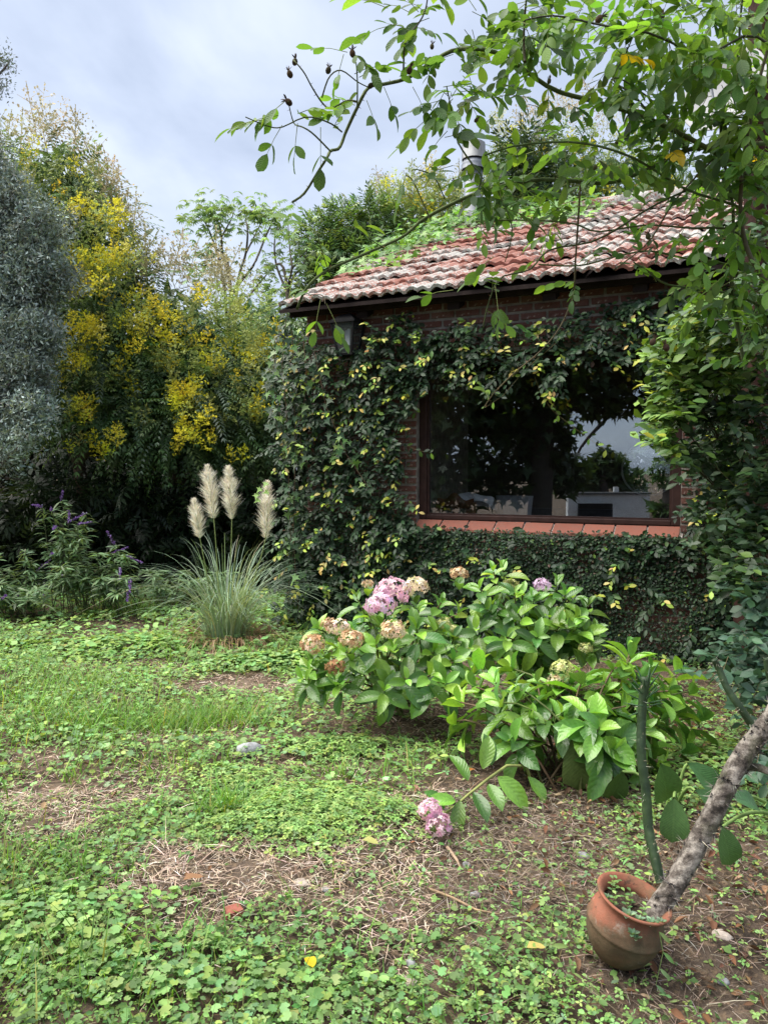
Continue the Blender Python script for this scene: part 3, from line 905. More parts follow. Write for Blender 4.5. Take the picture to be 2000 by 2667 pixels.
for q in range(ns):
    o = bpy.data.objects.new('sill_tile', sme); col.objects.link(o); o.parent = sl_o
    o.location = (WX0 - .01 + q * w, rng.normal(0, .002), WZ0 - .017); o.rotation_euler = (0, rng.normal(0, .004), rng.normal(0, .004))
# round window of the room, seen through the big pane
rw = bpy.data.objects.new('round_window', None); col.objects.link(rw); rw.parent = house; BASE[rw.name] = np.zeros(3)
s = Soup()
P = [(cx + rr * math.cos(a), RY - .01, cz + rr * math.sin(a)) for a in np.append(ang, ang[:1])]
s.tube(P, .014, 6, cap=False); part('rim', s, matte('pale_rim', (.45, .5, .48), .3, .5, .1), rw)
s = Soup(); V = [(cx, RY, cz)] + [(cx + rr * math.cos(a), RY, cz + rr * math.sin(a)) for a in ang]
s.add(V, [(0, 1 + i, 1 + (i + 1) % n, 1 + (i + 2) % n) for i in range(0, n, 2)]); part('pane', s, GLASS, rw)

# ------------------------------------------------------------------ things in the room
def Hpix(px, py, y):
    """photo pixel on the plane y metres behind the house front, in house axes"""
    x, z = wallxz(px, py, -y)
    return x, z
CHAIRW = matte('chair_wood', (.17, .065, .03), .45, .4, .35, 14, .15)
x0, z0 = Hpix(1140, 1335, .75); x1, z1 = Hpix(1232, 1288, .75)
ch = thing('dining_chair', 'carved brown wooden chair back behind the window pane', 'chair', H((x0 + x1) / 2, .95, .3))
def hs(fn):
    s = Soup(); fn(s); s.V = [Harr(v) for v in s.V]; return s
zt = z1; w_ = x1 - x0
def crest(s):
    m = 14; V = []
    for yy in (.74, .775):
        for i in range(m + 1):
            t = i / m
            top = zt - .05 + .06 * math.exp(-((t - .45) / .17) ** 2) + .012 * math.cos(t * 12)
            V += [(x0 + t * w_, yy, zt - .14), (x0 + t * w_, yy, top)]
    F = []
    for i in range(m):
        a = 2 * i; b = 2 * (m + 1) + 2 * i
        F += [(a, a + 2, a + 3, a + 1), (b, b + 1, b + 3, b + 2), (a + 1, a + 3, b + 3, b + 1), (a, b, b + 2, a + 2)]
    s.add(V, F)
part('crest_rail', hs(crest), CHAIRW, ch)
for t in (.12, .5, .88):
    part('splat', hs(lambda s: s.box((x0 + t * w_ - .025, .745, .75), (x0 + t * w_ + .025, .77, zt - .13))), CHAIRW, ch, smooth=False)
for t in (0, 1):
    part('back_post', hs(lambda s: s.box((x0 + t * w_ - .022, .74, .3), (x0 + t * w_ + .022, .78, zt - .08))), CHAIRW, ch, smooth=False)
part('seat', hs(lambda s: s.box((x0, .78, .72), (x0 + w_, 1.2, .76))), CHAIRW, ch, smooth=False)
for t in (0, 1):
    part('leg', hs(lambda s: s.box((x0 + t * (w_ - .045), 1.15, .3), (x0 + t * (w_ - .045) + .045, 1.195, .72))), CHAIRW, ch, smooth=False)
# white cloth over a second chair back
def blanket(s, px0, px1, pyt, pyb, y0, thick, amp):
    ax, az = Hpix(px0, pyb, y0); bx, bz = Hpix(px1, pyt, y0)
    m, r = 22, 14; V = []
    for j in range(r + 1):
        v = j / r
        for i in range(m + 1):
            t = i / m
            th = v * math.pi
            dep = thick * (1 - math.cos(th)) / 2
            zz = bz - .7 * abs(v - .4) ** 1.7 * (bz - az) * 2.2 + amp * math.sin(t * 5 + 1) * .6 - .05 * (2 * t - 1) ** 4
            V.append((ax + (bx - ax) * t + .01 * math.sin(v * 9 + t * 6), y0 + dep + amp * math.sin(t * 17 + v * 4) * .5, zz + amp * .5 * math.sin(t * 11 + v * 7)))
    F = [(j * (m + 1) + i, j * (m + 1) + i + 1, (j + 1) * (m + 1) + i + 1, (j + 1) * (m + 1) + i) for j in range(r) for i in range(m)]
    s.add(V, F)
FABW = matte('white_cloth', (.78, .79, .82), .9, .1, .06, 12, .2)
hx, hz = Hpix(1230, 1320, .9)
s = hs(lambda s: blanket(s, 1172, 1282, 1286, 1338, .86, .22, .02))
single('white_cloth', s, FABW, 'rumpled white cloth draped beside the carved chair', 'cloth', base=tuple(H(hx, .9, hz)))
def cushion(s):
    ax, az = Hpix(1283, 1345, 1.0); bx, bz = Hpix(1382, 1292, 1.0)
    az -= .25
    m = 12; V = []; F = []
    for f in (1, -1):
        for j in range(m + 1):
            for i in range(m + 1):
                u, v = i / m, j / m
                p = (1 - (2 * u - 1) ** 4) * (1 - (2 * v - 1) ** 4)
                V.append((ax + (bx - ax) * u - .02 * (1 - 2 * abs(v - .5)) * (2 * u - 1), 1.06 + .05 * v + f * .09 * p ** .6, az + (bz - az) * v))
    for q in (0, (m + 1) ** 2):
        for j in range(m):
            for i in range(m): F.append((q + j * (m + 1) + i, q + j * (m + 1) + i + 1, q + (j + 1) * (m + 1) + i + 1, q + (j + 1) * (m + 1) + i))
    s.add(V, F)
hx, hz = Hpix(1330, 1345, 1.0)
cu = thing('sofa_cushion', 'plump grey sofa cushion beyond the white cloth inside the window', 'cushion', H(hx, 1.05, hz - .25))
part('cover', hs(cushion), matte('grey_fabric', (.32, .33, .34), .9, .1, .1, 20, .2), cu)
# seats that carry them
sofa = thing('sofa', 'dark low sofa carrying the grey cushion inside the room', 'sofa', H(hx, 1.3, .3))
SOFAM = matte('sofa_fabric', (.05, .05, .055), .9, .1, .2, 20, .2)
part('seat', hs(lambda s: s.box((hx - .45, .98, .3), (hx + .9, 1.7, hz - .255))), SOFAM, sofa, smooth=False)
part('backrest', hs(lambda s: s.box((hx - .45, 1.72, .3), (hx + .9, 1.9, hz + .05))), SOFAM, sofa, smooth=False)

# ------------------------------------------------------------------ lantern under the eave
BLACK = matte('black_iron', (.008, .008, .009), .6, .15, .3, 20, .15)
lx, lz = wallxz(906, 865, .16)
lan = thing('wall_lantern', 'black tapered wall lantern with glass sides under the eave', 'lantern', H(lx, -.16, lz))
def frust(s, z0, z1, r0, r1, cxx, cyy, c=(1, 1, 1), t=None):
    V = [(cxx + sx * r, cyy + sy * r, z) for (z, r) in ((z0, r0), (z1, r1)) for sx, sy in ((-1, -1), (1, -1), (1, 1), (-1, 1))]
    s.add(V, [(0, 3, 2, 1), (4, 5, 6, 7), (0, 1, 5, 4), (1, 2, 6, 5), (2, 3, 7, 6), (3, 0, 4, 7)], c)
RB, RTP, ZB, ZT = .072, .115, lz - .20, lz + .075
for sx, sy in ((-1, -1), (1, -1), (1, 1), (-1, 1)):
    def posts(s):
        V = []
        for z, r in ((ZB, RB), (ZT, RTP)):
            for dx, dy in ((-1, -1), (1, -1), (1, 1), (-1, 1)): V.append((lx + sx * r + dx * .009, -.16 + sy * r + dy * .009, z))
        s.add(V, [(0, 1, 5, 4), (1, 2, 6, 5), (2, 3, 7, 6), (3, 0, 4, 7)])
    part('corner_post', hs(posts), BLACK, lan, smooth=False)
part('roof_cap', hs(lambda s: (frust(s, ZT, ZT + .02, RTP + .018, RTP + .018, lx, -.16), frust(s, ZT + .02, ZT + .085, RTP + .01, .05, lx, -.16))), BLACK, lan, smooth=False)
part('base_plate', hs(lambda s: frust(s, ZB - .02, ZB, RB + .012, RB + .012, lx, -.16)), BLACK, lan, smooth=False)
k = Mt('lantern_glass'); b_ = k.n('BsdfPrincipled'); b_.inputs['Base Color'].default_value = (.10, .12, .12, 1); b_.inputs['Roughness'].default_value = .12
tr = k.n('BsdfTransparent'); tr.inputs[0].default_value = (.8, .85, .85, 1); mx = k.n('MixShader'); mx.inputs[0].default_value = .3
k.l(tr.outputs[0], mx.inputs[1]); k.l(b_.outputs[0], mx.inputs[2]); LGL = k.done(mx)
for sx, sy in ((0, -1), (1, 0), (-1, 0)):
    def pane(s):
        r0, r1 = RB - .003, RTP - .003
        if sy: V = [(lx - r0, -.16 + sy * r0, ZB), (lx + r0, -.16 + sy * r0, ZB), (lx + r1, -.16 + sy * r1, ZT), (lx - r1, -.16 + sy * r1, ZT)]
        else: V = [(lx + sx * r0, -.16 - r0, ZB), (lx + sx * r0, -.16 + r0, ZB), (lx + sx * r1, -.16 + r1, ZT), (lx + sx * r1, -.16 - r1, ZT)]
        s.add(V, [(0, 1, 2, 3)])
    part('glass_pane', hs(pane), LGL, lan, smooth=False)
part('bulb', hs(lambda s: (s.tube([(lx + .01, -.16, ZB + .08), (lx + .01, -.16, ZB + .23)], .018, 8), s.tube([(lx - .02, -.15, ZB + .08), (lx - .02, -.15, ZB + .22)], .014, 8))), matte('bulb_white', (.8, .8, .78), .4, .4, .02), lan)
part('bracket', hs(lambda s: s.box((lx - .02, -.02, ZT - .02), (lx + .02, .0, ZT + .06)) or s.box((lx - .012, -.16, ZT + .085), (lx + .012, -.02, ZT + .1))), BLACK, lan, smooth=False)

# flue on the far side of the ridge
fx, fyy = at(1232, 600, 10.9)[:2]
flue = thing('metal_flue', 'grey metal flue pipe with cowl rising behind the roof', 'flue', (fx, fyy, 3.6))
zt_ = at(1232, 368, 10.9)[2]
METAL = matte('galvanised', (.11, .125, .15), .5, .4, .3, 8, .05, metal=.3)
s = Soup(); s.tube([(fx, fyy, 3.6), (fx, fyy, zt_ - .42)], .13, 14); part('pipe', s, METAL, flue)
s = Soup(); s.tube([(fx, fyy, zt_ - .42), (fx, fyy, zt_ - .36), (fx, fyy, zt_ - .3)], [.17, .175, .15], 14); part('collar', s, METAL, flue)
s = Soup(); s.tube([(fx, fyy, zt_ - .28), (fx, fyy, zt_ - .06), (fx, fyy, zt_)], [.165, .165, .06], 14); part('cowl', s, matte('dark_galvanised', (.12, .13, .14), .5, .4, .2, 8, .05, metal=.4), flue)

# ================================================================== climbing plants on the house
def interp(pts, x):
    p = np.array(pts, float); return np.interp(x, p[:, 0], p[:, 1])
TOPB = [(700, 850), (740, 850), (800, 865), (850, 905), (905, 900), (950, 875), (1000, 865), (1045, 815), (1075, 815), (1100, 880), (1150, 865), (1250, 845), (1330, 850), (1400, 855), (1480, 835), (1560, 800), (1620, 785), (1700, 770), (1760, 780), (1850, 760), (2100, 730)]
FRG = [(1060, 1090), (1080, 1065), (1095, 1000), (1150, 985), (1250, 1000), (1300, 1010), (1350, 965), (1400, 965), (1430, 1040), (1455, 1000), (1480, 945), (1600, 935), (1660, 960), (1720, 985), (1800, 985)]
def wall_px(x, z, off):
    P = Harr(np.stack([x, -off + 0 * x, z], -1)); return project(P)
def creeper_ok(x, z, off):
    px, py, d = wall_px(x, z, off)
    ok = py > interp(TOPB, px) + rng.normal(0, 8, len(px))
    hole = (px > 1072) & (px < 1800) & (py > interp(FRG, px) + rng.normal(0, 10, len(px))) & (py < 1378 + (px - 1085) * .028 + rng.normal(0, 5, len(px)))
    thinj = (px > 1040) & (px <= 1072) & (py > 1080) & (py < 1340) & (rng.random(len(px)) < .6)
    thinr = (px >= 1770) & (px < 1850) & (py > 1200) & (py < 1420) & (rng.random(len(px)) < .15)
    gap = (((px - 1745) / 55) ** 2 + ((py - 1595) / 26) ** 2 < 1) & (rng.random(len(px)) < .78)
    gap |= (((px - 905) / 42) ** 2 + ((py - 865) / 40) ** 2 < 1)
    gap |= (np.sin(px * .021 + 1) * np.sin(py * .017 + 2) + .5 * np.sin(px * .06 + py * .05) > .80) & (rng.random(len(px)) < .62)
    gap |= (px > 1560) & (py > 1430) & (np.sin(px * .03) * np.sin(py * .031 + 1) > .1) & (rng.random(len(px)) < .3)
    return ok & ~hole & ~thinj & ~thinr & ~gap
FIG_D = [(.018, .040, .020), (.026, .055, .024), (.035, .070, .030), (.028, .048, .030)]
FIG_Y = [(.38, .44, .06), (.26, .40, .07), (.44, .36, .12), (.52, .44, .12)]
fig = thing('creeping_vine', 'dark glossy creeper with yellow young tips covering the brick wall round the window', 'climbing plant', H(1.2, -.05, 0))
# sprigs of bigger leaves on the upper wall and corner
N = 2600
x = rng.random(N) * 5.3 - .22; z = rng.random(N) * 3.0
off = .05 + .12 * rng.random(N) + .10 * np.clip(.6 - x, 0, .8)
px, py, d = wall_px(x, z, off)
upper = (py < 1380) | (px < 1080 - (py - 1380) * .25)
ok = creeper_ok(x, z, off) & (upper | (rng.random(N) < .22))
x, z, off, px = x[ok], z[ok], off[ok], px[ok]; N = len(x)
ML, PL, CL, PR = [], [], [], []
steps = 9
dl = nrm(np.stack([rng.normal(0, .8, N), -(.35 + .5 * rng.random(N)), rng.normal(-.15, .55, N)], -1))
ln = .10 + .13 * rng.random(N)
young = (rng.random(N) < .30)
sprig = Soup()
for i in range(steps):
    t = i / (steps - 1)
    p = np.stack([x, -off, z], -1) + dl * (ln * t)[:, None] + np.array([0, 0, -1]) * (.05 * t * t)
    side = 1 if i % 2 else -1
    lat = nrm(np.cross(dl, np.array([0, -.5, 1.0]))) * side
    dd = nrm(lat * .8 + dl * .6 + rng.normal(0, .25, (N, 3)) + np.array([0, -.15, -.35]))
    nn = nrm(np.array([0, -.75, .65]) + rng.normal(0, .3, (N, 3)))
    sz = (.074 - .02 * t) * (.75 + .5 * rng.random(N))
    Mloc = frames(dd, nn) * sz[:, None, None]
    c = pick(FIG_D, [2, 3, 2, 2], N, .22, .08)
    yc = pick(FIG_Y, [3, 3, 2, 1], N, .2, .08)
    mid = np.array([.06, .13, .03])
    c = np.where((young & (t > .7))[:, None], yc, np.where((young & (t > .45))[:, None], mid * np.exp(rng.normal(0, .25, (N, 1))), c))
    RH3 = np.stack([hu, hv, np.array([0, 0, 1.0])], -1)
    ML.append(np.einsum('ij,njk->nik', RH3, Mloc)); PL.append(Harr(p)); CL.append(c)
    PR.append(np.where(young & (t > .7), 1.0, 0) + .3 * off + .2 * rng.random(N))
M, P, C, PRF = np.concatenate(ML), np.concatenate(PL), np.concatenate(CL), np.concatenate(PR)
FL = [leaf_t(3, .52, .14, .12, .45, .8), leaf_t(3, .46, .2, .2, .42, .9, twist=.06)]
FM = [tmesh('leaf', t, GLOSSY_O) for t in FL]
leaf_set(fig, FL, FM, M, P, C, 300, GLOSSY, prefer=PRF)
# close carpet of small leaves
N = 68000
x = rng.random(N) * 5.3 - .18; z = np.where(rng.random(N) < .62, rng.random(N) * 1.12, rng.random(N) * 3.0)
off = .02 + .05 * rng.random(N) + .03 * (np.sin(x * 6) * np.sin(z * 7) + 1) + .05 * np.clip(.4 - x, 0, .6)
ok = creeper_ok(x, z, off)
x, z, off = x[ok], z[ok], off[ok]; N = len(x)
dd = nrm(np.stack([rng.normal(0, .8, N), rng.normal(-.3, .2, N), rng.normal(-.35, .5, N)], -1))
nn = nrm(np.array([0, -.85, .5]) + rng.normal(0, .32, (N, 3)))
pxs = wall_px(x, z, off)[1]
sz = np.where(pxs > 1380, .034, .044) * (.55 + .7 * rng.random(N)) * (1 + .35 * np.sin(x * 3.1 + 1) * np.sin(z * 4.3))
Mloc = frames(dd, nn) * sz[:, None, None]
c = pick(FIG_D + [(.075, .05, .032)], [2, 3, 2, 2, .5], N, .3, .08)
yy = rng.random(N) < .035
c[yy] = pick([(.12, .2, .04), (.2, .26, .05), (.06, .12, .03)], [2, 1, 3], yy.sum(), .2)
s = Soup(); s.inst(OVAL_S, np.einsum('ij,njk->nik', RH3, Mloc), Harr(np.stack([x, -off, z], -1)), c)
part('small_leaves', s, GLOSSY, fig, kind='stuff')
# woody runners and dry twigs against the brick
s = Soup()
for q in range(190):
    x0 = rng.random() * 4.6 - .1; z0 = rng.random() * 2.9
    n = 7; a = rng.random() * 6.28
    pp = []
    for i in range(n):
        pp.append((x0, -.012 - .02 * rng.random(), z0)); a += rng.normal(0, .5)
        x0 += .07 * math.cos(a); z0 += .07 * math.sin(a)
    pp = np.array(pp)
    pxx, pyy, _ = wall_px(pp[:, 0], pp[:, 2], .02)
    if ((pxx > 1085) & (pxx < 1775) & (pyy < 1370) & (pyy > 900)).any() or (pyy < interp(TOPB, pxx) - 25).any(): continue
    s.tube(Harr(pp), np.linspace(.005, .002, n), 4, jit((.16, .11, .08), 1, .2)[0], cap=False)
# hanging shoots over the pane
def shoot(pts, off, r=.0025, c=(.14, .12, .06)):
    P = []
    for i, (px, py) in enumerate(pts):
        xx, zz = wallxz(px, py, off); P.append((xx, -off, zz))
    P = Harr(np.array(P)); s.tube(P, np.linspace(r, r * .5, len(P)), 5, c, cap=False); return P
SH = []
for pts, off in (([(1385, 960), (1410, 1030), (1440, 1070), (1490, 1110), (1530, 1140), (1578, 1172)], .10),
                 ([(1480, 860), (1440, 900), (1370, 960), (1310, 1030), (1265, 1060)], .22),
                 ([(1150, 985), (1200, 1005), (1240, 990), (1275, 1000), (1255, 1045)], .14),
                 ([(1060, 1160), (1085, 1172), (1110, 1178), (1122, 1180)], .08), ([(1420, 1000), (1440, 1040), (1452, 1090)], .1),
                 ([(1050, 860), (1058, 830), (1050, 800)], .15), ([(1180, 870), (1195, 845), (1190, 830)], .16), ([(1290, 860), (1300, 840), (1330, 845)], .14), ([(1060, 1050), (1078, 1040), (1082, 1075)], .08)):
    SH.append((shoot(pts, off), off))
part('runners', s, BARK, fig, kind='stuff')
ML, PL, CL = [], [], []
for P, off in SH:
    tot = len(P) * 2
    for i in range(tot):
        t = i / (tot - 1) * (len(P) - 1); a = int(min(t, len(P) - 2)); p = P[a] + (P[a + 1] - P[a]) * (t - a)
        tg = nrm(P[a + 1] - P[a])
        lat = nrm(np.cross(tg, -hv)) * (1 if i % 2 else -1)
        dd = nrm(lat * .8 + tg * .5 + np.array([0, 0, -.4]) + rng.normal(0, .2, 3))
        ML.append(frames(dd[None], nrm(-hv + np.array([0, 0, .5]) + rng.normal(0, .25, 3))[None])[0] * (.045 + .025 * rng.random())); PL.append(p)
        CL.append(pick(FIG_D + [(.10, .2, .04), (.2, .32, .05)], [1, 1, 1, 1, 3, 2], 1)[0])
for m_, p_, c_ in zip(ML, PL, CL): put('leaf', FM[rng.integers(2)], m_, p_, c_, fig)

# lobed ivy at the house corner
ivy = thing('ivy_vine', 'lobed ivy trailing down the house corner beside the pampas plumes', 'ivy', H(-.2, -.1, 0))
IV_M = tmesh('leaf', IVY, GLOSSY_O)
s = Soup()
nn_ = 0
STR = [[(745, 830), (735, 950), (748, 1100), (752, 1250), (757, 1400), (750, 1600)], [(760, 850), (765, 1000), (770, 1150), (765, 1350), (758, 1600)], [(720, 870), (712, 980), (730, 1090), (742, 1200)],
       [(790, 880), (800, 1000), (780, 1120), (790, 1220)], [(820, 920), (850, 1060), (900, 1180), (960, 1270)], [(765, 1400), (770, 1500), (780, 1620)], [(700, 960), (715, 1010), (722, 1120)]]
for pts in STR:
    P = []
    for (px, py) in pts:
        xx, zz = wallxz(px, py, .26); P.append((xx, -.26, max(zz, .03)))
    P = Harr(np.array(P)); s.tube(P, np.linspace(.004, .002, len(P)), 4, (.13, .09, .06), cap=False)
    m = 44
    for i in range(m):
        t = rng.random() * (len(P) - 1); a = int(min(t, len(P) - 2)); p = P[a] + (P[a + 1] - P[a]) * (t - a)
        low = p[2] < 1.2
        if low and rng.random() < .45: continue
        p = p + rng.normal(0, .05, 3)
        dd = nrm(np.array([rng.normal(0, .5), -.3 + rng.normal(0, .3), -.9]))
        q = nrm(np.array([-.35, -.8, .45]) + rng.normal(0, .3, 3))
        cc = pick([(.03, .065, .03), (.05, .10, .045), (.11, .22, .06), (.20, .32, .07)], [3, 3, 1.6, .8], 1)[0]
        put('leaf', IV_M, frames(dd[None], q[None])[0] * (.055 + .045 * rng.random()), p, cc, ivy)
part('stems', s, BARK, ivy)

# vine on the roof verge and ridge
rv = thing('roof_vine', 'bright green lobed vine spreading over the left roof slope and ridge', 'climbing plant', H(.6, 1.5, roofz(1.5)))
N = 1500
ML, PL, CL = [], [], []
cent = [(965, 690, .5), (1000, 672, .6), (1040, 655, .8), (1080, 640, 1), (1130, 618, 1), (1180, 598, 1.1), (1230, 588, 1.2), (1290, 578, 1.2), (1350, 568, 1.2), (1420, 558, 1.1), (1480, 548, 1), (1540, 540, .7), (1150, 640, .5), (1010, 700, .4), (930, 705, .25), (1420, 580, .6), (1500, 570, .5)]
def on_roof(px, py):
    r = FWD + (px - 1000) / 2000 * RT - (py - 1333.5) / 2000 * UP
    nvec = np.array([0, 0, 1.0]) - SL * hv
    o = H(0, EAVE_Y, EAVE_Z)
    t = ((o - CAMP) @ nvec) / (r @ nvec)
    return CAMP + t * r
s = Soup()
wsum = sum(c[2] for c in cent)
for (px, py, w) in cent:
    n = int(N * w / wsum)
    o = on_roof(px, py)
    q = (o - HA) @ hv
    if q > HD / 2 - .1: o = o - hv * (q - HD / 2 + .1); o[2] = roofz(HD / 2 - .1)
    for i in range(n):
        g = rng.normal(0, 1, 3) * np.array([.22, .30, 0])
        p = o + hu * g[0] + hv * g[1]
        ly = min((p - HA) @ hv, HD / 2)
        p[2] = roofz(ly) + .05 + abs(rng.normal(0, .10)) * w
        dd = nrm(-hv * .4 + hu * rng.normal(0, .7) + np.array([0, 0, rng.normal(-.25, .3)]))
        ML.append(frames(dd[None], nrm(np.array([-.2, -.5, .85]) + rng.normal(0, .3, 3))[None])[0] * (.07 + .07 * rng.random())); PL.append(p)
        CL.append(pick([(.11, .25, .045), (.17, .33, .06), (.06, .15, .03)], [3, 2, 3], 1, .25)[0])
leaf_set(rv, [IVY], [tmesh('leaf', IVY, LEAF_O)], np.array(ML), np.array(PL), np.array(CL), 280, LEAF)

# ================================================================== hydrangeas
def hyd_leaf(q):
    r = np.random.default_rng(q)
    return leaf_t(6, .43 + .07 * r.random(), .24, .10 + .42 * r.random(), .44, .98, wave=.02, cols=4, pet=.07, twist=r.normal(0, .05))
HL_T = [hyd_leaf(q) for q in range(5)]
HL_M = [tmesh('leaf', t, HYD_O) for t in HL_T]
HYC = [(.12, .26, .045), (.18, .35, .05), (.07, .17, .04), (.23, .41, .055)]
def rosette(parent, tip, up, size, layers=4, fresh=1.0, s=None, a0=None):
    a0 = rng.random() * 3.14 if a0 is None else a0
    up = nrm(up)
    e1 = nrm(np.cross(up, np.array([.3, .9, .1]))); e2 = np.cross(up, e1)
    for j in range(layers):
        el = [1.15, .78, .42, .08, -.3][j] + rng.normal(0, .12)
        sz = size * [.55, .85, 1.0, 1.0, .9][j] * (.85 + .3 * rng.random())
        base = tip - up * (.0 + .028 * j * size / .14)
        for q in (0, 1):
            a = a0 + j * 1.571 + q * math.pi + rng.normal(0, .18)
            out = e1 * math.cos(a) + e2 * math.sin(a)
            dd = nrm(out * math.cos(el) + up * math.sin(el) + np.array([0, 0, -.12 * j]) + rng.normal(0, .08, 3))
            nn = nrm(up * math.cos(el) - out * math.sin(el) + rng.normal(0, .12, 3))
            c = pick(HYC, [2, 2, 2, 1.2] if j < 2 else [3, 1, 3, .2], 1, .16, .06)[0]
            put('leaf', HL_M[rng.integers(5)], frames(dd[None], nn[None])[0] * sz, base, np.minimum(c * fresh * (1.15 if j == 0 else 1), .8), parent)
def curve(a, b, bend, n=6):
    t = np.linspace(0, 1, n)[:, None]
    return a + (b - a) * t + np.asarray(bend) * (4 * t * (1 - t))
FLORET = join([moved(OVAL_S, np.array([[math.cos(a), -math.sin(a), 0], [math.sin(a), math.cos(a), 0], [0, 0, 1]]), np.array([0, 0, 0])) for a in (0, 1.57, 3.14, 4.71)])
def mophead(parent, c0, r, cols, w, label, sq=(1, 1, .8), n=130):
    d = rdir(n); d = d[d[:, 2] > -.55]; n = len(d)
    p = c0 + d * r * np.array(sq) * (.82 + .25 * rng.random((n, 1)))
    a = nrm(np.cross(d, rdir(n)))
    M = frames(a, nrm(d + rng.normal(0, .35, (n, 3)))) * (r * .21 * (.75 + .6 * rng.random(n)))[:, None, None]
    s = Soup(); s.inst(FLORET, M, p, pick(cols, w, n, .14, .05))
    part('flower_head', s, PETAL, parent, label=label)
PINK = ([(.80, .46, .60), (.84, .58, .66), (.74, .42, .60), (.86, .70, .68)], [3, 3, 2, 1.6])
LILAC = ([(.70, .50, .70), (.76, .58, .76), (.66, .44, .62)], [3, 3, 2])
CREAM = ([(.78, .64, .44), (.84, .72, .58), (.60, .40, .22), (.70, .68, .36), (.82, .60, .52)], [3, 3, 1.2, 2, 2])
TAN = ([(.58, .38, .22), (.74, .56, .40), (.40, .22, .12), (.70, .60, .36)], [3, 3, 1.5, 1.5])
GREENISH = ([(.55, .58, .24), (.66, .64, .34), (.42, .46, .16)], [3, 2, 2])
def bush(label, px, py, tips, gain, flowers, lsize):
    b = on_ground(px, py)
    t = thing('hydrangea_bush', label, 'hydrangea', b, 'hydrangea bushes in front of the house')
    st = Soup()
    for (tx, ty, d) in tips:
        tip = at(tx, ty, d)
        root = b + np.array([rng.normal(0, .10), rng.normal(0, .10), .0])
        cv = curve(root, tip, (rng.normal(0, .03), rng.normal(0, .03), .06 + .05 * rng.random()), 7)
        up = nrm(cv[-1] - cv[-3]) + np.array([0, -.15, .9])
        rosette(t, tip, up, lsize * (.8 + .4 * rng.random()), 4, gain or 1.0)
        st = Soup(); st.tube(cv, np.linspace(.007, .0045, 7), 5, pick([(.10, .12, .04), (.13, .09, .05), (.16, .22, .06)], [2, 2, 1], 1)[0], cap=False); part('stem', st, STEM, t)
        for j in (3, 4):                   # odd leaf pairs lower down
            if rng.random() < .55:
                p = cv[j]; a = rng.random() * 6.28
                for q in (0, 3.14):
                    dd = nrm(np.array([math.cos(a + q), math.sin(a + q), -.25 + rng.normal(0, .2)]))
                    put('leaf', HL_M[rng.integers(5)], frames(dd[None], nrm(np.array([0, 0, 1]) + rng.normal(0, .3, 3))[None])[0] * lsize * (.7 + .4 * rng.random()), p, pick(HYC, [3, .5, 4, 0], 1)[0], t)
    for (fx, fy, d, r, pal, lb) in flowers:
        c0 = at(fx, fy, d)
        root = b + np.array([rng.normal(0, .08), rng.normal(0, .08), 0])
        cv = curve(root, c0 - np.array([0, 0, r * .5]), (0, 0, .05), 7)
        st = Soup(); st.tube(cv, np.linspace(.007, .004, 7), 5, (.14, .18, .05), cap=False); part('stem', st, STEM, t)
        mophead(t, c0, r * d / 2000 * (.9 if r > 45 else .78), *pal, lb)
        rosette(t, c0 - np.array([0, 0, r * d / 2000 * 1.1]), np.array([0, 0, 1.0]), lsize * .95, 2)
    return t
def dome(n, px0, px1, ptop, pbot, d0, d1, seed):
    r = np.random.default_rng(seed); out = []
    while len(out) < n:
        u, v, w = r.random(), r.random(), r.random()
        x = px0 + (px1 - px0) * u; lo = ptop + (pbot - ptop) * (abs(2 * u - 1) ** 2.2) * .7
        y = lo + (pbot - lo) * v ** 1.3; d = d0 + (d1 - d0) * (1 - (y - ptop) / (pbot - ptop)) * .6 + (d1 - d0) * .4 * w
        if all(abs(x - o[0]) + abs(y - o[1]) > 26 for o in out): out.append((x, y, d))
    return out
tips1 = [(745 + 60, 1745, 4.35), (790, 1770, 4.3), (830, 1640, 4.5), (880, 1780, 4.3), (930, 1560, 4.7), (960, 1600, 4.6), (980, 1680, 4.3), (1085, 1640, 4.4), (1060, 1770, 4.2), (1000, 1800, 4.2), (1140, 1640, 4.7), (1090, 1590, 4.8), (1150, 1570, 4.9), (900, 1700, 4.3), (1130, 1700, 4.5), (1180, 1660, 4.7), (1190, 1600, 5.0)]
tips1 += dome(14, 820, 1200, 1610, 1790, 4.2, 4.9, 1) + [(1180, 1720, 4.4), (1220, 1690, 4.6), (1230, 1760, 4.3), (1160, 1780, 4.2), (1120, 1760, 4.2)]
bush('hydrangea bush with pink and tan flower heads nearest the house corner', 1030, 1850, tips1, None, [
    (1022, 1540, 4.6, 52, PINK, 'pale pink flower head'), (992, 1578, 4.45, 46, (LILAC[0] + PINK[0], [2, 2, 2, 2, 2, 1, 1]), 'lilac pink flower head'), (1083, 1530, 4.65, 42, CREAM, 'cream yellow flower head'), (958, 1522, 4.7, 20, TAN, None),
    (880, 1638, 4.45, 40, CREAM, 'cream flower head'), (815, 1680, 4.4, 44, TAN, 'tan flower head'), (915, 1668, 4.3, 42, TAN, None), (855, 1625, 4.5, 26, TAN, None), (1022, 1642, 4.3, 44, (CREAM[0] + TAN[0][:2], [3, 3, 1, 2, 2, 2, 2]), None),
    (873, 1738, 4.25, 34, ([(.30, .14, .07), (.42, .24, .12), (.22, .10, .06)], [2, 2, 1]), 'withered brown flower head'), (1155, 1625, 4.8, 28, GREENISH, None), (1180, 1640, 4.75, 20, GREENISH, None)], .148)
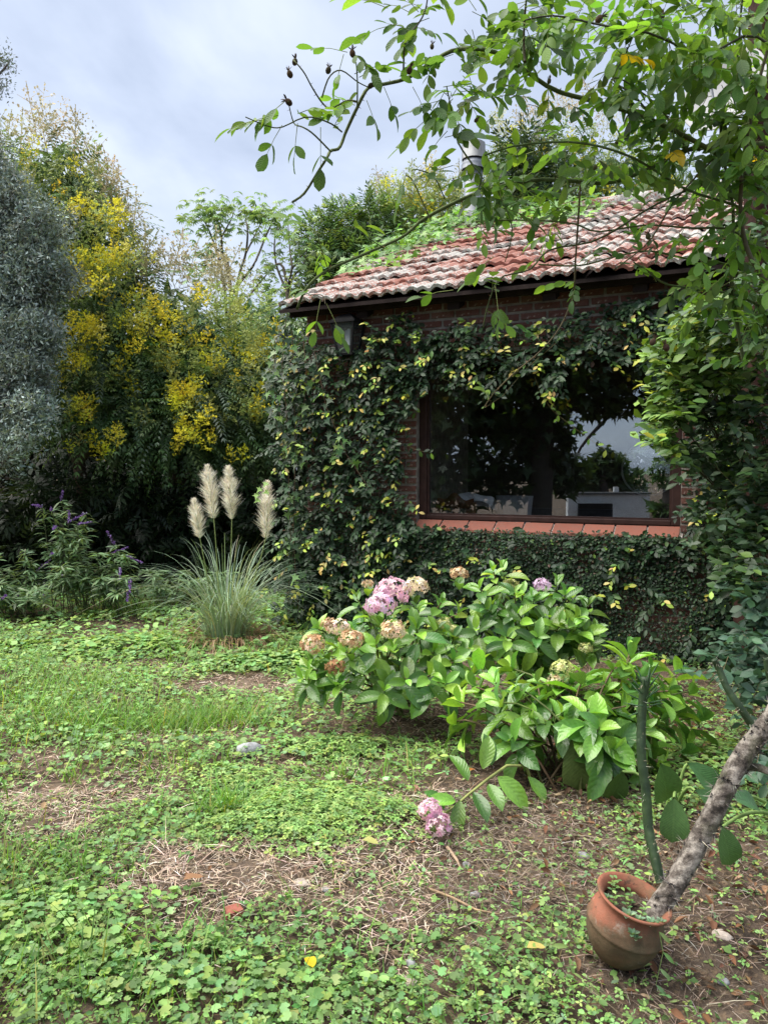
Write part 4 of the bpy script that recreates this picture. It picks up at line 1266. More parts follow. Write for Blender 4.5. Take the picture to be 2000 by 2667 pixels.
tips2 = [(1285, 1490, 5.2), (1310, 1480, 5.3), (1250, 1535, 5.1), (1340, 1545, 5.0), (1390, 1560, 5.1), (1450, 1520, 5.3), (1490, 1560, 5.2), (1530, 1580, 5.2), (1270, 1590, 5.0), (1350, 1600, 4.9), (1430, 1610, 5.0), (1500, 1640, 5.0), (1550, 1640, 5.1), (1240, 1640, 4.8), (1320, 1660, 4.8), (1400, 1660, 4.8)]
tips2 += dome(20, 1215, 1585, 1520, 1740, 4.8, 5.3, 2)
bush('tall green hydrangea bush with one lilac flower head against the ivied wall', 1390, 1790, tips2, None, [
    (1195, 1495, 5.1, 30, TAN, None), (1412, 1524, 5.2, 29, LILAC, 'lilac flower head'), (1330, 1525, 5.25, 28, GREENISH, None), (1525, 1690, 4.9, 24, GREENISH, None)], .155)
tips3 = [(1345, 1790, 3.9), (1300, 1830, 3.8), (1240, 1790, 4.1), (1200, 1830, 4.0), (1250, 1740, 4.3), (1330, 1740, 4.3), (1480, 1770, 4.0), (1520, 1770, 3.9), (1640, 1715, 4.0), (1690, 1745, 4.1), (1760, 1760, 4.2), (1560, 1900, 3.6), (1630, 1840, 3.8), (1720, 1880, 3.9), (1700, 1820, 4.0), (1380, 1880, 3.8), (1330, 1930, 3.7), (1770, 1850, 4.1), (1580, 1800, 3.9), (1420, 1840, 4.0), (1790, 1940, 4.1), (1720, 1990, 3.8), (1180, 1880, 4.0), (1660, 1770, 3.9), (1600, 1740, 4.0), (1740, 1800, 3.9), (1800, 1800, 4.1), (1680, 1900, 3.7), (1600, 1960, 3.6), (1640, 1700, 4.1), (1460, 1860, 3.8), (1530, 1850, 3.7), (1290, 1780, 4.0), (1400, 1780, 4.1), (1820, 1870, 4.2)]
b3 = bush('loose hydrangea bush with bright leaf rosettes behind the tall green cactus', 1500, 2040, tips3, 1.2, [(1465, 1745, 4.0, 40, GREENISH, 'fading greenish flower head'), (1445, 1775, 4.0, 28, (CREAM[0][:4], CREAM[1][:4]), None)], .168)
# low branch trailing forward with a pink head on the ground
tb = thing('trailing_hydrangea_stem', 'low trailing hydrangea stem with a pink flower head resting on the ground', 'hydrangea', on_ground(1385, 2075))
P = np.array([at(1390, 2060, 3.75), at(1370, 1995, 3.68), at(1320, 1995, 3.6), at(1270, 2030, 3.52), at(1220, 2070, 3.46), at(1180, 2105, 3.40), at(1150, 2125, 3.38)])
s = Soup(); s.tube(P, np.linspace(.008, .005, 7), 6, (.25, .28, .09)); part('stem', s, STEM, tb)
mophead(tb, at(1120, 2112, 3.28), .058, *PINK, 'pink flower head', (.85, .9, .85), 130)
mophead(tb, at(1140, 2150, 3.26), .060, *PINK, 'lilac pink flower head', (.95, .9, .85), 120)
for (px, py, d, vx, vy, vz, L_) in ((1200, 2080, 3.42, -.2, -.6, -.7, .15), (1190, 2090, 3.4, -.7, -.3, .3, .14), (1230, 2060, 3.45, .35, -.8, -.35, .16), (1220, 2040, 3.48, -.3, .3, .8, .14), (1255, 2010, 3.5, .25, .2, .8, .16),
                                    (1290, 2020, 3.55, .8, -.6, -.45, .19), (1270, 2040, 3.5, .3, -.9, -.3, .15), (1280, 2000, 3.55, -.1, .2, .9, .15), (1160, 2110, 3.4, -.5, -.2, .7, .12), (1370, 2020, 3.65, .6, -.4, -.6, .15)):
    put('leaf', HL_M[rng.integers(5)], frames(np.array([[vx, vy, vz]]), nrm(np.array([[.1, -.5, .9]]) + rng.normal(0, .15, (1, 3))))[0] * L_, at(px, py, d), pick(HYC, [2, 2, 2, 1], 1)[0], tb)

# broad canna-like leaves low on the ground
def broad(label, base_px, leaves, cat='plant'):
    b = on_ground(*base_px)
    t = thing('broad_leaf_plant', label, cat, b, 'broad leaved plants near the cactus')
    s = Soup()
    for (px, py, d, vx, vy, vz, nx_, ny_, nz_, L_, w, c) in leaves:
        p = at(px, py, d)
        put('leaf', BLM[w], frames(np.array([[vx, vy, vz]], float), np.array([[nx_, ny_, nz_]], float))[0] * L_, p, c, t)
        s = Soup(); s.tube(curve(b, p, (0, 0, .05), 6), np.linspace(.009, .006, 6), 6, (.18, .28, .08), cap=False); part('stalk', s, STEM, t)
BLM = [tmesh('leaf', leaf_t(7, .72, .12, .2, .4, .45, wave=.02, cols=4, pet=.0), BIG_O), tmesh('leaf', leaf_t(7, .62, .18, .35, .45, .6, wave=.025, cols=4), BIG_O)]
broad('drooping mottled broad leaf with brown spots under the hydrangea rosettes', (1545, 2030), [(1515, 1895, 3.7, .0, -.25, -1, .1, -1, .15, .30, 0, (.12, .17, .05)), (1580, 1960, 3.7, .6, .2, .8, -.3, -.7, .5, .2, 1, (.09, .2, .04))])
broad('dark broad leaves lying low behind the cactus column', (1760, 2110), [(1755, 2080, 3.2, -.15, -.5, -.8, 0, -1, .35, .17, 0, (.05, .11, .028)), (1720, 1990, 3.3, .3, .1, -.9, .2, -1, .2, .2, 0, (.06, .14, .04)), (1620, 2010, 3.5, -.2, .1, -.9, .2, -1, .3, .16, 0, (.05, .10, .028)), (1790, 1990, 3.5, .6, -.2, -.4, .1, -.6, .8, .22, 1, (.05, .13, .04)), (1810, 2060, 3.4, .8, -.3, -.5, .2, -.6, .8, .22, 1, (.05, .12, .04))])
broad('torn broad leaf on a pale stalk at the right of the leaning trunk', (2040, 2140), [(1880, 2155, 2.75, .25, -.3, -.95, .25, -.95, .25, .135, 0, (.055, .125, .032)), (1990, 2105, 2.8, .7, .2, -.1, .1, -.7, .7, .2, 1, (.06, .17, .05)), (1900, 2080, 2.9, .9, .1, -.1, 0, -.5, .9, .14, 1, (.05, .13, .05))])

# ================================================================== pot and cactus
pb = on_ground(1598, 2512)
TILT = Matrix.Rotation(R_(14), 3, 'Y') @ Matrix.Rotation(R_(8), 3, 'X')
TM = np.array(TILT)
pot = thing('terracotta_pot', 'tilted round terracotta pot with mossy belly and flared rim', 'pot', pb)
k = Mt('old_terracotta')
tc = k.n('TexCoord').outputs['Object']
sp = k.n('SeparateXYZ'); k.l(tc, sp.inputs[0])
c = k.ramp(k.noise(9, 5, tc), [(.3, (.19, .075, .047)), (.55, (.29, .115, .072)), (.75, (.25, .125, .09))])
c = k.mix(k.ramp(k.noise(6, 6, tc, .65), [(.44, 0), (.58, .8)]), c, (.09, .085, .048))
c = k.mix(k.ramp(k.noise(11, 7, tc, .75), [(.60, 0), (.66, .55)]), c, (.40, .36, .31))
c = k.mix(k.ramp(k.noise(28, 6, tc, .7), [(.62, 0), (.70, .7)]), c, (.045, .04, .03))
msk = k.ramp(k.math('ADD', sp.outputs[2], k.math('MULTIPLY', k.noise(14, 5, tc, .65), .16)), [(.10, .55), (.20, .85), (.235, .75), (.275, 0)])
c = k.mix(msk, c, k.ramp(k.noise(20, 5, tc), [(.35, (.060, .055, .034)), (.65, (.135, .105, .065))]))
TERRA = k.done(k.bsdf(c, .82, .2, k.noise(60, 5, tc, .7), .35, .008))
def lathe(prof, n=36):
    V, F = [], []
    for (r, z) in prof:
        for j in range(n):
            a = 2 * math.pi * j / n; V.append((r * math.cos(a), r * math.sin(a), z))
    for i in range(len(prof) - 1):
        for j in range(n): F.append((i * n + j, i * n + (j + 1) % n, (i + 1) * n + (j + 1) % n, (i + 1) * n + j))
    return np.array(V), np.array(F)
PS = .87
outer = [(0, 0), (.060, .0), (.082, .012), (.108, .045), (.126, .085), (.133, .115), (.1345, .128), (.1375, .132), (.1345, .137), (.132, .16), (.122, .188), (.110, .205), (.106, .214), (.112, .226), (.124, .236), (.132, .240), (.133, .246)]
inner = [(.128, .249), (.118, .244), (.106, .232), (.098, .216), (.100, .205), (.108, .185)]
PZ = -.012
def potsoup(prof):
    V, F = lathe(prof); s = Soup(); s.add((V * PS) @ TM.T + pb + np.array([0, 0, .028]), F); return s
part('body', potsoup(outer[:-3]), TERRA, pot)
part('rim', potsoup(outer[-4:] + inner), TERRA, pot)
V, F = lathe([(.0, .203), (.05, .206), (.109, .196)]); V[:, 2] += .006 * rng.normal(size=len(V))
s = Soup(); s.add((V * PS) @ TM.T + pb + np.array([0, 0, .028]), F); part('potting_soil', s, SOIL, pot)
def potp(x, y, z): return (PS * np.array([x, y, z])) @ TM.T + pb + np.array([0, 0, .028])
# succulents and seedlings in the pot
GREYG = [(.16, .27, .16), (.22, .34, .22), (.12, .22, .12)]
s = Soup(); ML, PL = [], []
suc = thing('pot_weeds', 'grey green succulent rosettes and seedlings growing in the tilted pot', 'succulent', potp(0, 0, .2))
for (x, y, z, r) in ((-.05, -.10, .235, .032), (.035, -.105, .23, .03), (.0, -.085, .22, .022), (-.03, -.135, .195, .026), (-.015, -.14, .185, .02), (.065, -.10, .24, .022), (-.10, -.02, .23, .02)):
    n = 9; a = np.arange(n) * 2.4; c0 = potp(x, y, z)
    dd = np.stack([np.cos(a), np.sin(a), np.linspace(1.2, .05, n)], -1)
    M = frames(dd, np.stack([-np.cos(a) * .5, -np.sin(a) * .5, np.ones(n)], -1)) * (r * np.linspace(.6, 1.1, n))[:, None, None]
    q = Soup(); q.inst(leaf_t(3, .5, .3, -.1, .55, .5), M, np.tile(c0, (n, 1)), pick(GREYG, [1, 1, 1], n)); part('rosette', q, LEAF, suc)
for (x, y, h) in ((-.06, .03, .06), (-.075, -.03, .05), (-.02, -.04, .07), (.0, .0, .05), (-.04, .07, .05), (.02, -.05, .05)):
    q = Soup(); p0 = potp(x, y, .2); p1 = p0 + np.array([rng.normal(0, .01), rng.normal(0, .01), h]); q.tube([p0, p1], [.0012, .0008], 4, (.2, .25, .08), cap=False)
    n = 7; a = np.arange(n) * 2.4; t = np.linspace(.3, 1, n)
    q.inst(OVAL, frames(np.stack([np.cos(a), np.sin(a), np.full(n, .3)], -1), np.tile([0, 0, 1.0], (n, 1))) * (.018 * np.ones(n))[:, None, None], p0 + (p1 - p0) * t[:, None], pick(G_BRIGHT, [1, 1, 1, 0, 1], n)); part('seedling', q, LEAF, suc)
q = Soup()
pts = [potp(.06, -.12, .22), potp(.08, -.15, .17), potp(.085, -.155, .11), potp(.09, -.16, .05)]
q.tube(pts, .0015, 4, (.2, .28, .1), cap=False)
for i, p in enumerate(pts): q.inst(LANCE, frames(np.array([[.6, -.3, -.5]]), np.array([[0, -.8, .5]])) * .045, np.array([p]), pick(G_BRIGHT, [1, 1, 1, 0, 1], 1))
part('trailing_shoot', q, LEAF, suc)

cac = thing('spiny_cactus', 'leaning grey spiny cactus trunk with upright dark green arms in the pot', 'cactus', potp(.06, -.03, .2))
k = Mt('cactus_bark')
tc = k.n('TexCoord').outputs['Object']
c = k.ramp(k.noise(22, 6, tc, .65), [(.36, (.028, .024, .021)), (.47, (.12, .102, .088)), (.60, (.36, .325, .285))])
c = k.mix(k.ramp(k.noise(9, 4, tc), [(.5, 0), (.62, .5)]), c, (.10, .105, .06))
CBARK = k.done(k.bsdf(c, .9, .15, k.noise(34, 6, tc, .65), .9, .02))
k = Mt('cactus_green')
tc = k.n('TexCoord').outputs['Object']
c = k.ramp(k.noise(18, 5, tc), [(.35, (.020, .040, .018)), (.65, (.042, .074, .030))])
c = k.mix(k.ramp(k.noise(90, 3, tc), [(.66, 0), (.72, .6)]), c, (.16, .17, .11))
CGREEN = k.done(k.bsdf(c, .5, .35, k.noise(12, 3, tc), .6, .02))
def smooth_path(P, n):
    P = np.asarray(P, float); m = len(P); t = np.linspace(0, m - 1, n); out = []
    for q in t:
        i = int(min(q, m - 2)); f = q - i
        p0, p1, p2, p3 = P[max(i - 1, 0)], P[i], P[i + 1], P[min(i + 2, m - 1)]
        out.append(.5 * ((2 * p1) + (-p0 + p2) * f + (2 * p0 - 5 * p1 + 4 * p2 - p3) * f * f + (-p0 + 3 * p1 - 3 * p2 + p3) * f ** 3))
    return np.array(out)
SPINE = T([(-.5, 0, 0), (.5, 0, 0), (0, 1, 0), (0, 1, 0.001)], [(0, 1, 2, 3)])
def lumpy(path, r0, r1, seed, sides=18, lump=.10, freq=7):
    s = Soup(); P = smooth_path(path, 40); r_ = np.linspace(r0, r1, 40)
    s.tube(P, r_, sides)
    V = s.V[0].reshape(40, sides, 3); ax = P[:, None]
    i, j = np.meshgrid(np.arange(40), np.arange(sides), indexing='ij')
    f = 1 + lump * .5 * np.sin(i * 40 / 40 * 1.1 + j * 2 * math.pi / sides * 3 + seed) * np.cos(i * .7 + seed * 2) + lump * .5 * np.sin(i * 2.1 + j * 1.7 + seed) * .6
    s.V[0] = (ax + (V - ax) * f[..., None]).reshape(-1, 3)
    return s, P, r_
def spines(P, r, n, l0, l1, cols, w, per=4, spread=.7, wd=.0012, down=0.0, tufts=False):
    q = Soup(); tg = nrm(np.gradient(P, axis=0))
    for a in range(n):
        i = rng.integers(1, len(P) - 1); d = nrm(np.cross(tg[i], rdir(1)[0])); base = P[i] + d * r[i] * .98
        dd = nrm(d + rng.normal(0, spread, (per, 3)) + np.array([0, 0, -down])); ln = l0 + (l1 - l0) * rng.random(per)
        M = frames(dd, rdir(per)) * np.stack([np.full(per, wd), ln, ln], -1)[:, None, :]
        q.inst(SPINE, M, np.tile(base, (per, 1)), pick(cols, w, per, .2))
        if tufts:
            q.inst(OVAL_S, frames(rdir(3), d + rng.normal(0, .3, (3, 3))) * .011, np.tile(base + d * .001, (3, 1)), jit((.035, .03, .028), 3))
    return q
TRP = [potp(.055, -.03, .17), at(1760, 2300, 2.40), at(1848, 2135, 2.43), at(1925, 1985, 2.47), at(2010, 1868, 2.5), at(2110, 1700, 2.55), at(2200, 1500, 2.6)]
s, P, r_ = lumpy(TRP, .033, .029, .4, lump=.10); part('trunk', s, CBARK, cac)
SPC = [(.30, .27, .23), (.10, .09, .08), (.45, .42, .36)]
part('trunk_spines', spines(P, r_ * 1.03, 210, .018, .045, SPC, [2, 2, 1], 5, .75, .0018, tufts=True), attr_mat('spine', .6, .3), cac, kind='stuff')
SPM = bpy.data.materials['spine']
def arm(pts, r0, r1, seed, nsp, label=None):
    s, P, r_ = lumpy(pts, r0, r1, seed, 14, .06)
    a = part('arm', s, CGREEN, cac, label=label)
    part('spines', spines(P, r_, nsp, .012, .028, [(.55, .52, .42), (.4, .36, .25)], [2, 1], 2, .4, .0013), SPM, a, kind='stuff')
    return a, P, r_
a1, P1, r1 = arm([at(1722, 2300, 2.46), at(1700, 2215, 2.50), at(1688, 2150, 2.53), at(1682, 2060, 2.55), at(1670, 1965, 2.57), at(1672, 1850, 2.6), at(1682, 1765, 2.6)], .0168, .0150, 1.0, 70, 'tall dark green upright arm')
# fleshy needle leaves at its tip
s = Soup()
for i in range(26):
    h = i / 26; p = P1[-1] - np.array([0, 0, .12]) * h; a = i * 2.4
    d = nrm(np.array([math.cos(a), math.sin(a), 1.9 - 2.2 * h])); p = p + nrm(np.array([d[0], d[1], 0])) * .015
    L_ = .05 + .01 * rng.random()
    s.tube([p, p + d * L_ * .5, p + d * L_], [.0022, .003, .0006], 5, (.045, .10, .045), cap=False)
part('needle_leaves', s, STEM, a1)
arm([at(1955, 1885, 2.46), at(1925, 1840, 2.46), at(1895, 1795, 2.48), at(1873, 1745, 2.5), at(1860, 1718, 2.5)], .0125, .0105, 2.0, 40, 'short green side arm on the leaning trunk')
arm([at(2030, 1820, 2.46), at(2005, 1760, 2.46), at(1998, 1715, 2.46)], .013, .0115, 3.0, 18)
s, P, r_ = lumpy([at(1935, 2000, 2.5), at(1975, 2000, 2.48), at(2010, 2010, 2.46), at(2080, 2000, 2.45)], .014, .010, 3, 12, .12)
part('side_branch', s, CBARK, cac)

# ================================================================== pampas grass
pg = on_ground(590, 1672)
pam = thing('pampas_grass', 'pampas grass clump with four cream plumes beside the house corner', 'pampas grass', pg)
s = Soup(); n = 430; seg = 9
for i in range(n):
    a = rng.random() * 6.28; ln = .45 + .95 * rng.random(); lean = .15 + 1.1 * rng.random() ** 1.1
    r0 = .19 * math.sqrt(rng.random()); p = pg + np.array([r0 * math.cos(a), r0 * math.sin(a), 0]); out = np.array([math.cos(a + rng.normal(0, .3)), math.sin(a + rng.normal(0, .3)), 0])
    t = np.linspace(0, 1, seg + 1)[:, None]
    # rises, then arches over
    up = ln * (np.sin(t * (1.15 + .9 * lean)) / (1.15 + .9 * lean)); hz_ = ln * lean * t ** 1.7 * .8
    C_ = p + out * hz_ + np.array([0, 0, 1.0]) * np.maximum(up, .02)
    sd = np.cross(out, [0, 0, 1.0]) * .0038 * (1 - t ** 2 * .85)
    V = np.concatenate([C_ - sd, C_ + sd]); m = seg + 1
    s.add(V, [(q, q + 1, m + q + 1, m + q) for q in range(seg)], pick([(.24, .34, .25), (.33, .43, .33), (.17, .26, .17), (.36, .36, .22)], [3, 3, 2, .7], 1)[0])
for i in range(420):
    a = rng.random() * 6.28; r0 = .08 + .2 * rng.random(); p = pg + np.array([r0 * math.cos(a), r0 * math.sin(a), .02 + .05 * rng.random()]); a += rng.normal(0, .6); d = np.array([math.cos(a), math.sin(a), .05 + .25 * rng.random()]) * (.10 + .22 * rng.random())
    sd = np.cross(nrm(d), [0, 0, 1.0]) * .0035; q = p + d; q2 = p + d * 1.5; q2[2] = .02
    s.add([p - sd, p + sd, q + sd, q - sd, q2 + sd * .3, q2 - sd * .3], [(0, 1, 2, 3), (3, 2, 4, 5)], pick([(.30, .20, .12), (.40, .29, .18), (.18, .11, .07)], [1, 1, 1], 1)[0])
part('blades', s, leaf_mat('pampas_blade', rough=.45, trans=.25), pam, kind='stuff')
HAIR = T([(-.5, 0, 0), (.5, 0, 0), (.25, .55, .10), (-.25, .55, .10), (0.02, 1, .02), (-.02, 1, .02)], [(0, 1, 2, 3), (3, 2, 4, 5)])
PLM = attr_mat('plume', .9, .1, .5)
for (px, pt, pbm, w, d) in ((517, 1285, 1402, 42, 6.45), (553, 1200, 1350, 58, 6.6), (600, 1203, 1352, 56, 6.55), (688, 1240, 1402, 56, 6.5)):
    lean_ = {517: -10, 553: -12, 600: -3, 688: 12}[px]; tip = at(px - 4 + lean_, pt + 6 * abs(lean_) % 9, d); bot = at(px + 4, pbm, d); Lh = np.linalg.norm(tip - bot); wr = w * d / 4000
    axis = nrm(tip - bot)
    n = 1000; t = rng.random(n) ** .9
    prof_r = (1 + .22 * np.sin(t * 19 + px) + .15 * rng.normal(size=n)) * wr * np.sin(np.clip(t * .93 + .07, 0, 1) * math.pi) ** .65 * (1.1 - .5 * t)
    o = rdir(n); o = nrm(o - (o @ axis)[:, None] * axis)
    p = bot + axis * (t * Lh * .92)[:, None] + o * (prof_r * .25)[:, None]
    dd = nrm(o * (.5 + .9 * rng.random((n, 1))) + axis * (.9 + .5 * rng.random((n, 1))) + rng.normal(0, .12, (n, 3)) + np.array([0, 0, -.08]))
    ln = (prof_r * .85 + .02) * (.7 + .6 * rng.random(n))
    M = frames(dd, rdir(n)) * np.stack([np.full(n, .0042), ln, ln], -1)[:, None, :]
    s = Soup(); s.inst(HAIR, M, p, pick([(.86, .81, .66), (.92, .89, .78), (.74, .65, .49), (.93, .91, .83)], [3, 3, 2, 1.5], n, .12, .04))
    pl = part('plume', s, PLM, pam)
    root = pg + np.array([(px - 590) / 2000 * 6.5 * .35, 0, 0])
    s = Soup(); s.tube(smooth_path([root, root * .55 + bot * .45 + np.array([0, 0, .06]), bot, tip - axis * .05], 10), np.linspace(.006, .003, 10), 5, (.26, .32, .13)); part('stalk', s, STEM, pam)
# small vine sprig in front of the right plume belongs to the ivy
for (px, py) in ((680, 1270), (668, 1285), (695, 1255), (700, 1280), (676, 1300)):
    put('leaf', IV_M, frames(np.array([[-.5, -.3, -.6]]) + rng.normal(0, .2, (1, 3)), np.array([[-.2, -.9, .4]]))[0] * .06, at(px, py, 6.3), np.array([.17, .30, .06]), ivy)

# ================================================================== purple sage bushes
SAGE = [(.20, .31, .165), (.27, .38, .22), (.15, .24, .12)]
def sage(label, bpx, bpy_, tips, seed):
    b = on_ground(bpx, bpy_)
    t = thing('sage_bush', label, 'sage bush', b, 'purple sage bushes at the lawn edge')
    st, lf = Soup(), Soup()
    for (px, py, d, fl) in tips:
        tip = at(px, py, d); root = b + np.array([rng.normal(0, .12), rng.normal(0, .12), 0])
        cv = curve(root, tip, (0, 0, .12), 9)
        st.tube(cv, np.linspace(.006, .002, 9), 4, (.13, .14, .08), cap=False)
        n = 46
        tt = .25 + .75 * rng.random(n) ** .8; i = np.minimum((tt * 8).astype(int), 7); f = tt * 8 - i
        p = cv[i] + (cv[i + 1] - cv[i]) * f[:, None]
        a = rng.random(n) * 6.28
        dd = np.stack([np.cos(a), np.sin(a), rng.normal(.15, .35, n)], -1)
        M = frames(dd, np.stack([rng.normal(0, .3, n), rng.normal(-.2, .3, n), np.ones(n)], -1)) * (.085 + .05 * rng.random(n))[:, None, None]
        lf.inst(leaf_t(3, .2, .15, .35, .38, 1.0), M, p, pick(SAGE, [2, 1.5, 2], n, .2))
        if fl:
            s = Soup(); tg = nrm(cv[-1] - cv[-2] + rng.normal(0, .25, 3)); m = 60; u = rng.random(m); L_ = .12 + .08 * rng.random()
            pp = tip + tg * (u * L_)[:, None] + rdir(m) * (.012 * (1.15 - u))[:, None]
            s.inst(OVAL_S, frames(rdir(m) + tg, rdir(m)) * .017, pp, pick([(.26, .13, .46), (.36, .20, .56), (.18, .09, .32), (.50, .44, .60)], [3, 2, 2, .6], m)); s.tube([tip, tip + tg * L_], .003, 4, (.2, .12, .3), cap=False)
            part('flower_spike', s, PETAL, t)
    part('stems', st, STEM, t); part('foliage', lf, LEAF, t, kind='stuff')
def spray(n, x0, x1, y0, y1, d0, d1, pf):
    return [(x0 + (x1 - x0) * rng.random(), y0 + (y1 - y0) * rng.random() ** .8, d0 + (d1 - d0) * rng.random(), rng.random() < pf) for _ in range(n)]
sage('tall sage bush with purple flower spikes in front of the dark hedge', 205, 1600, [(110, 1320, 8.0, 1), (135, 1330, 8.0, 1), (158, 1305, 8.1, 1), (180, 1330, 8, 1), (225, 1335, 8, 1), (200, 1365, 7.9, 1), (165, 1365, 7.9, 0), (145, 1370, 7.9, 1), (215, 1400, 7.9, 0)] + spray(16, 120, 240, 1380, 1520, 7.8, 8.2, .12), 1)
sage('spreading sage bush with few purple spikes at the photo edge', 60, 1610, spray(26, -160, 120, 1420, 1580, 7.7, 8.3, .3), 2)
sage('low sage bush with purple tips between tall sage and pampas', 290, 1600, [(300, 1420, 8, 1), (325, 1445, 7.9, 1), (340, 1505, 7.8, 1), (312, 1510, 7.8, 1), (290, 1440, 8, 1)] + spray(16, 240, 345, 1440, 1560, 7.7, 8.2, .12), 3)
sage('dim sage bush half hidden behind the pampas blades', 470, 1590, spray(22, 350, 640, 1470, 1570, 8.2, 9.0, .12), 4)

# ================================================================== post, dish and climbing rose
pp = at(1995, 400, 5.4)
s = Soup(); s.box((pp[0] - .11, pp[1] - .1, -.05), (pp[0] + .11, pp[1] + .1, 5.4))
o = single('timber_post', s, matte('red_timber', (.035, .017, .014), .85, .1, .5, 9, .5), 'dark red timber post rising above the house eave at the photo edge', 'post', base=(pp[0], pp[1], 0), smooth=False)
bv = o.modifiers.new('bevel', 'BEVEL'); bv.width = .012; bv.segments = 2
dc = at(1893, 245, 5.25)
dish = thing('satellite_dish', 'white satellite dish half hidden by rose leaves on the timber post', 'satellite dish', dc)
V, F = lathe([(0, 0), (.10, .008), (.19, .03), (.26, .058), (.285, .072), (.29, .068), (.26, .05), (.19, .022), (.0, -.008)], 30)
Rm = np.array(Vector((-.72, -.66, .22)).to_track_quat('Z', 'Y').to_matrix())
s = Soup(); s.add(V @ Rm.T + dc, F); part('reflector', s, matte('dish_white', (.33, .335, .345), .6, .2, .05, 10, .05), dish)
s = Soup(); e_ = dc + Rm @ np.array([0, 0, .30]); s.tube([dc + Rm @ np.array([0, -.27, .06]), e_], .01, 6); s.tube([e_ - Rm @ np.array([0, 0, .04]), e_ + Rm @ np.array([0, 0, .03])], .03, 8); part('feed_arm', s, METAL, dish)
s = Soup(); s.tube([dc - Rm @ np.array([0, 0, .01]), np.array([pp[0] - .1, pp[1], dc[2]])], .02, 6); part('bracket', s, METAL, dish)

rose = thing('climbing_rose', 'climbing rose with long arching canes and green leaves hanging over the roof', 'rose', at(2080, 2200, 2.9) * np.array([1, 1, 0]))
RC = [(.08, .11, .045), (.10, .105, .055), (.07, .065, .045)]
CANES = [  # (pixels, depth from, depth to, radius px at start)
    ([(2050, 560), (1900, 440), (1700, 330), (1560, 260), (1450, 215), (1350, 165), (1270, 147), (1180, 143), (1120, 155), (1060, 185), (1000, 218), (960, 245), (930, 290), (900, 330), (882, 370), (862, 395), (855, 425), (830, 450), (790, 490), (758, 515)], 2.35, 2.05, 9),
    ([(2060, 360), (1900, 390), (1780, 400), (1700, 430), (1600, 462), (1480, 467), (1380, 480), (1240, 510), (1110, 560), (1050, 605), (940, 665), (850, 715), (800, 755), (770, 800)], 2.5, 2.15, 9),
    ([(2050, 640), (1950, 540), (1800, 480), (1650, 410), (1500, 385), (1350, 385), (1265, 393)], 2.4, 2.15, 5.5),
    ([(2060, 200), (1960, 90), (1850, 120), (1700, 75), (1560, 80), (1440, 60), (1370, 45)], 2.2, 2.0, 5),
    ([(1990, 700), (1900, 610), (1800, 590), (1690, 575), (1560, 600), (1480, 590), (1350, 580), (1240, 570)], 2.5, 2.3, 4),
    ([(2010, 740), (1880, 690), (1790, 665), (1700, 645), (1600, 670), (1500, 700), (1400, 690)], 2.6, 2.4, 4.5),
    ([(2080, 900), (1950, 780), (1830, 745), (1740, 735), (1680, 712), (1640, 690)], 2.5, 2.4, 5),
    ([(1505, 480), (1500, 560), (1502, 660), (1500, 760), (1460, 850), (1400, 920), (1340, 970), (1290, 1020), (1262, 1062)], 2.35, 2.6, 4),
    ([(1240, 510), (1250, 470), (1230, 420), (1195, 350), (1180, 300), (1160, 240)], 2.15, 2.05, 4),
    ([(1050, 195), (1055, 120), (1085, 60), (1110, 0), (1120, -60)], 2.05, 2.0, 4),
    ([(1365, 165), (1370, 90), (1372, 20), (1375, -60)], 2.1, 2.05, 6),
    ([(930, 278), (905, 277), (862, 275), (838, 250), (812, 222), (795, 205), (768, 170)], 2.05, 2.0, 4),
    ([(862, 395), (820, 365), (790, 338), (765, 310), (755, 285), (752, 268)], 2.06, 2.0, 3.2),
    ([(890, 340), (860, 335), (800, 315), (730, 320), (690, 310), (640, 305)], 2.05, 2.0, 3),
    ([(930, 275), (932, 230), (928, 175), (922, 150)], 2.05, 2.0, 3),
    ([(838, 250), (860, 218), (890, 195), (930, 200), (960, 208)], 2.05, 2.0, 3),
    ([(1950, 960), (1930, 820), (1900, 700), (1895, 560), (1880, 420), (1890, 300), (1930, 150), (1925, 20), (1930, -60)], 2.5, 2.3, 7),
    ([(2060, 1000), (2000, 760), (1960, 640), (1940, 500), (1950, 300), (1980, 150)], 2.3, 2.2, 11),
    ([(1700, 330), (1640, 260), (1600, 200), (1640, 120), (1680, 20)], 2.3, 2.2, 4),
    ([(1790, 405), (1710, 300), (1620, 210), (1600, 190)], 2.4, 2.25, 3.5),
    ([(1840, 480), (1700, 540), (1560, 620), (1440, 640), (1380, 700), (1300, 730), (1270, 790), (1260, 850)], 2.45, 2.3, 4),
    ([(1955, 330), (1850, 420), (1760, 520), (1700, 620), (1600, 700)], 2.4, 2.4, 4),
    ([(1120, 560), (1075, 480), (1055, 470)], 2.18, 2.15, 2.5), ([(860, 712), (840, 660), (830, 610)], 2.15, 2.1, 2.2), ([(800, 760), (840, 770), (850, 800)], 2.15, 2.1, 2), ([(1000, 635), (960, 620), (940, 590)], 2.2, 2.1, 2),
    ([(1160, 510), (1130, 470), (1090, 455), (1072, 440)], 2.2, 2.15, 2.5), ([(1300, 490), (1330, 600), (1310, 690)], 2.2, 2.3, 2.5)]
st = Soup()
CP = []
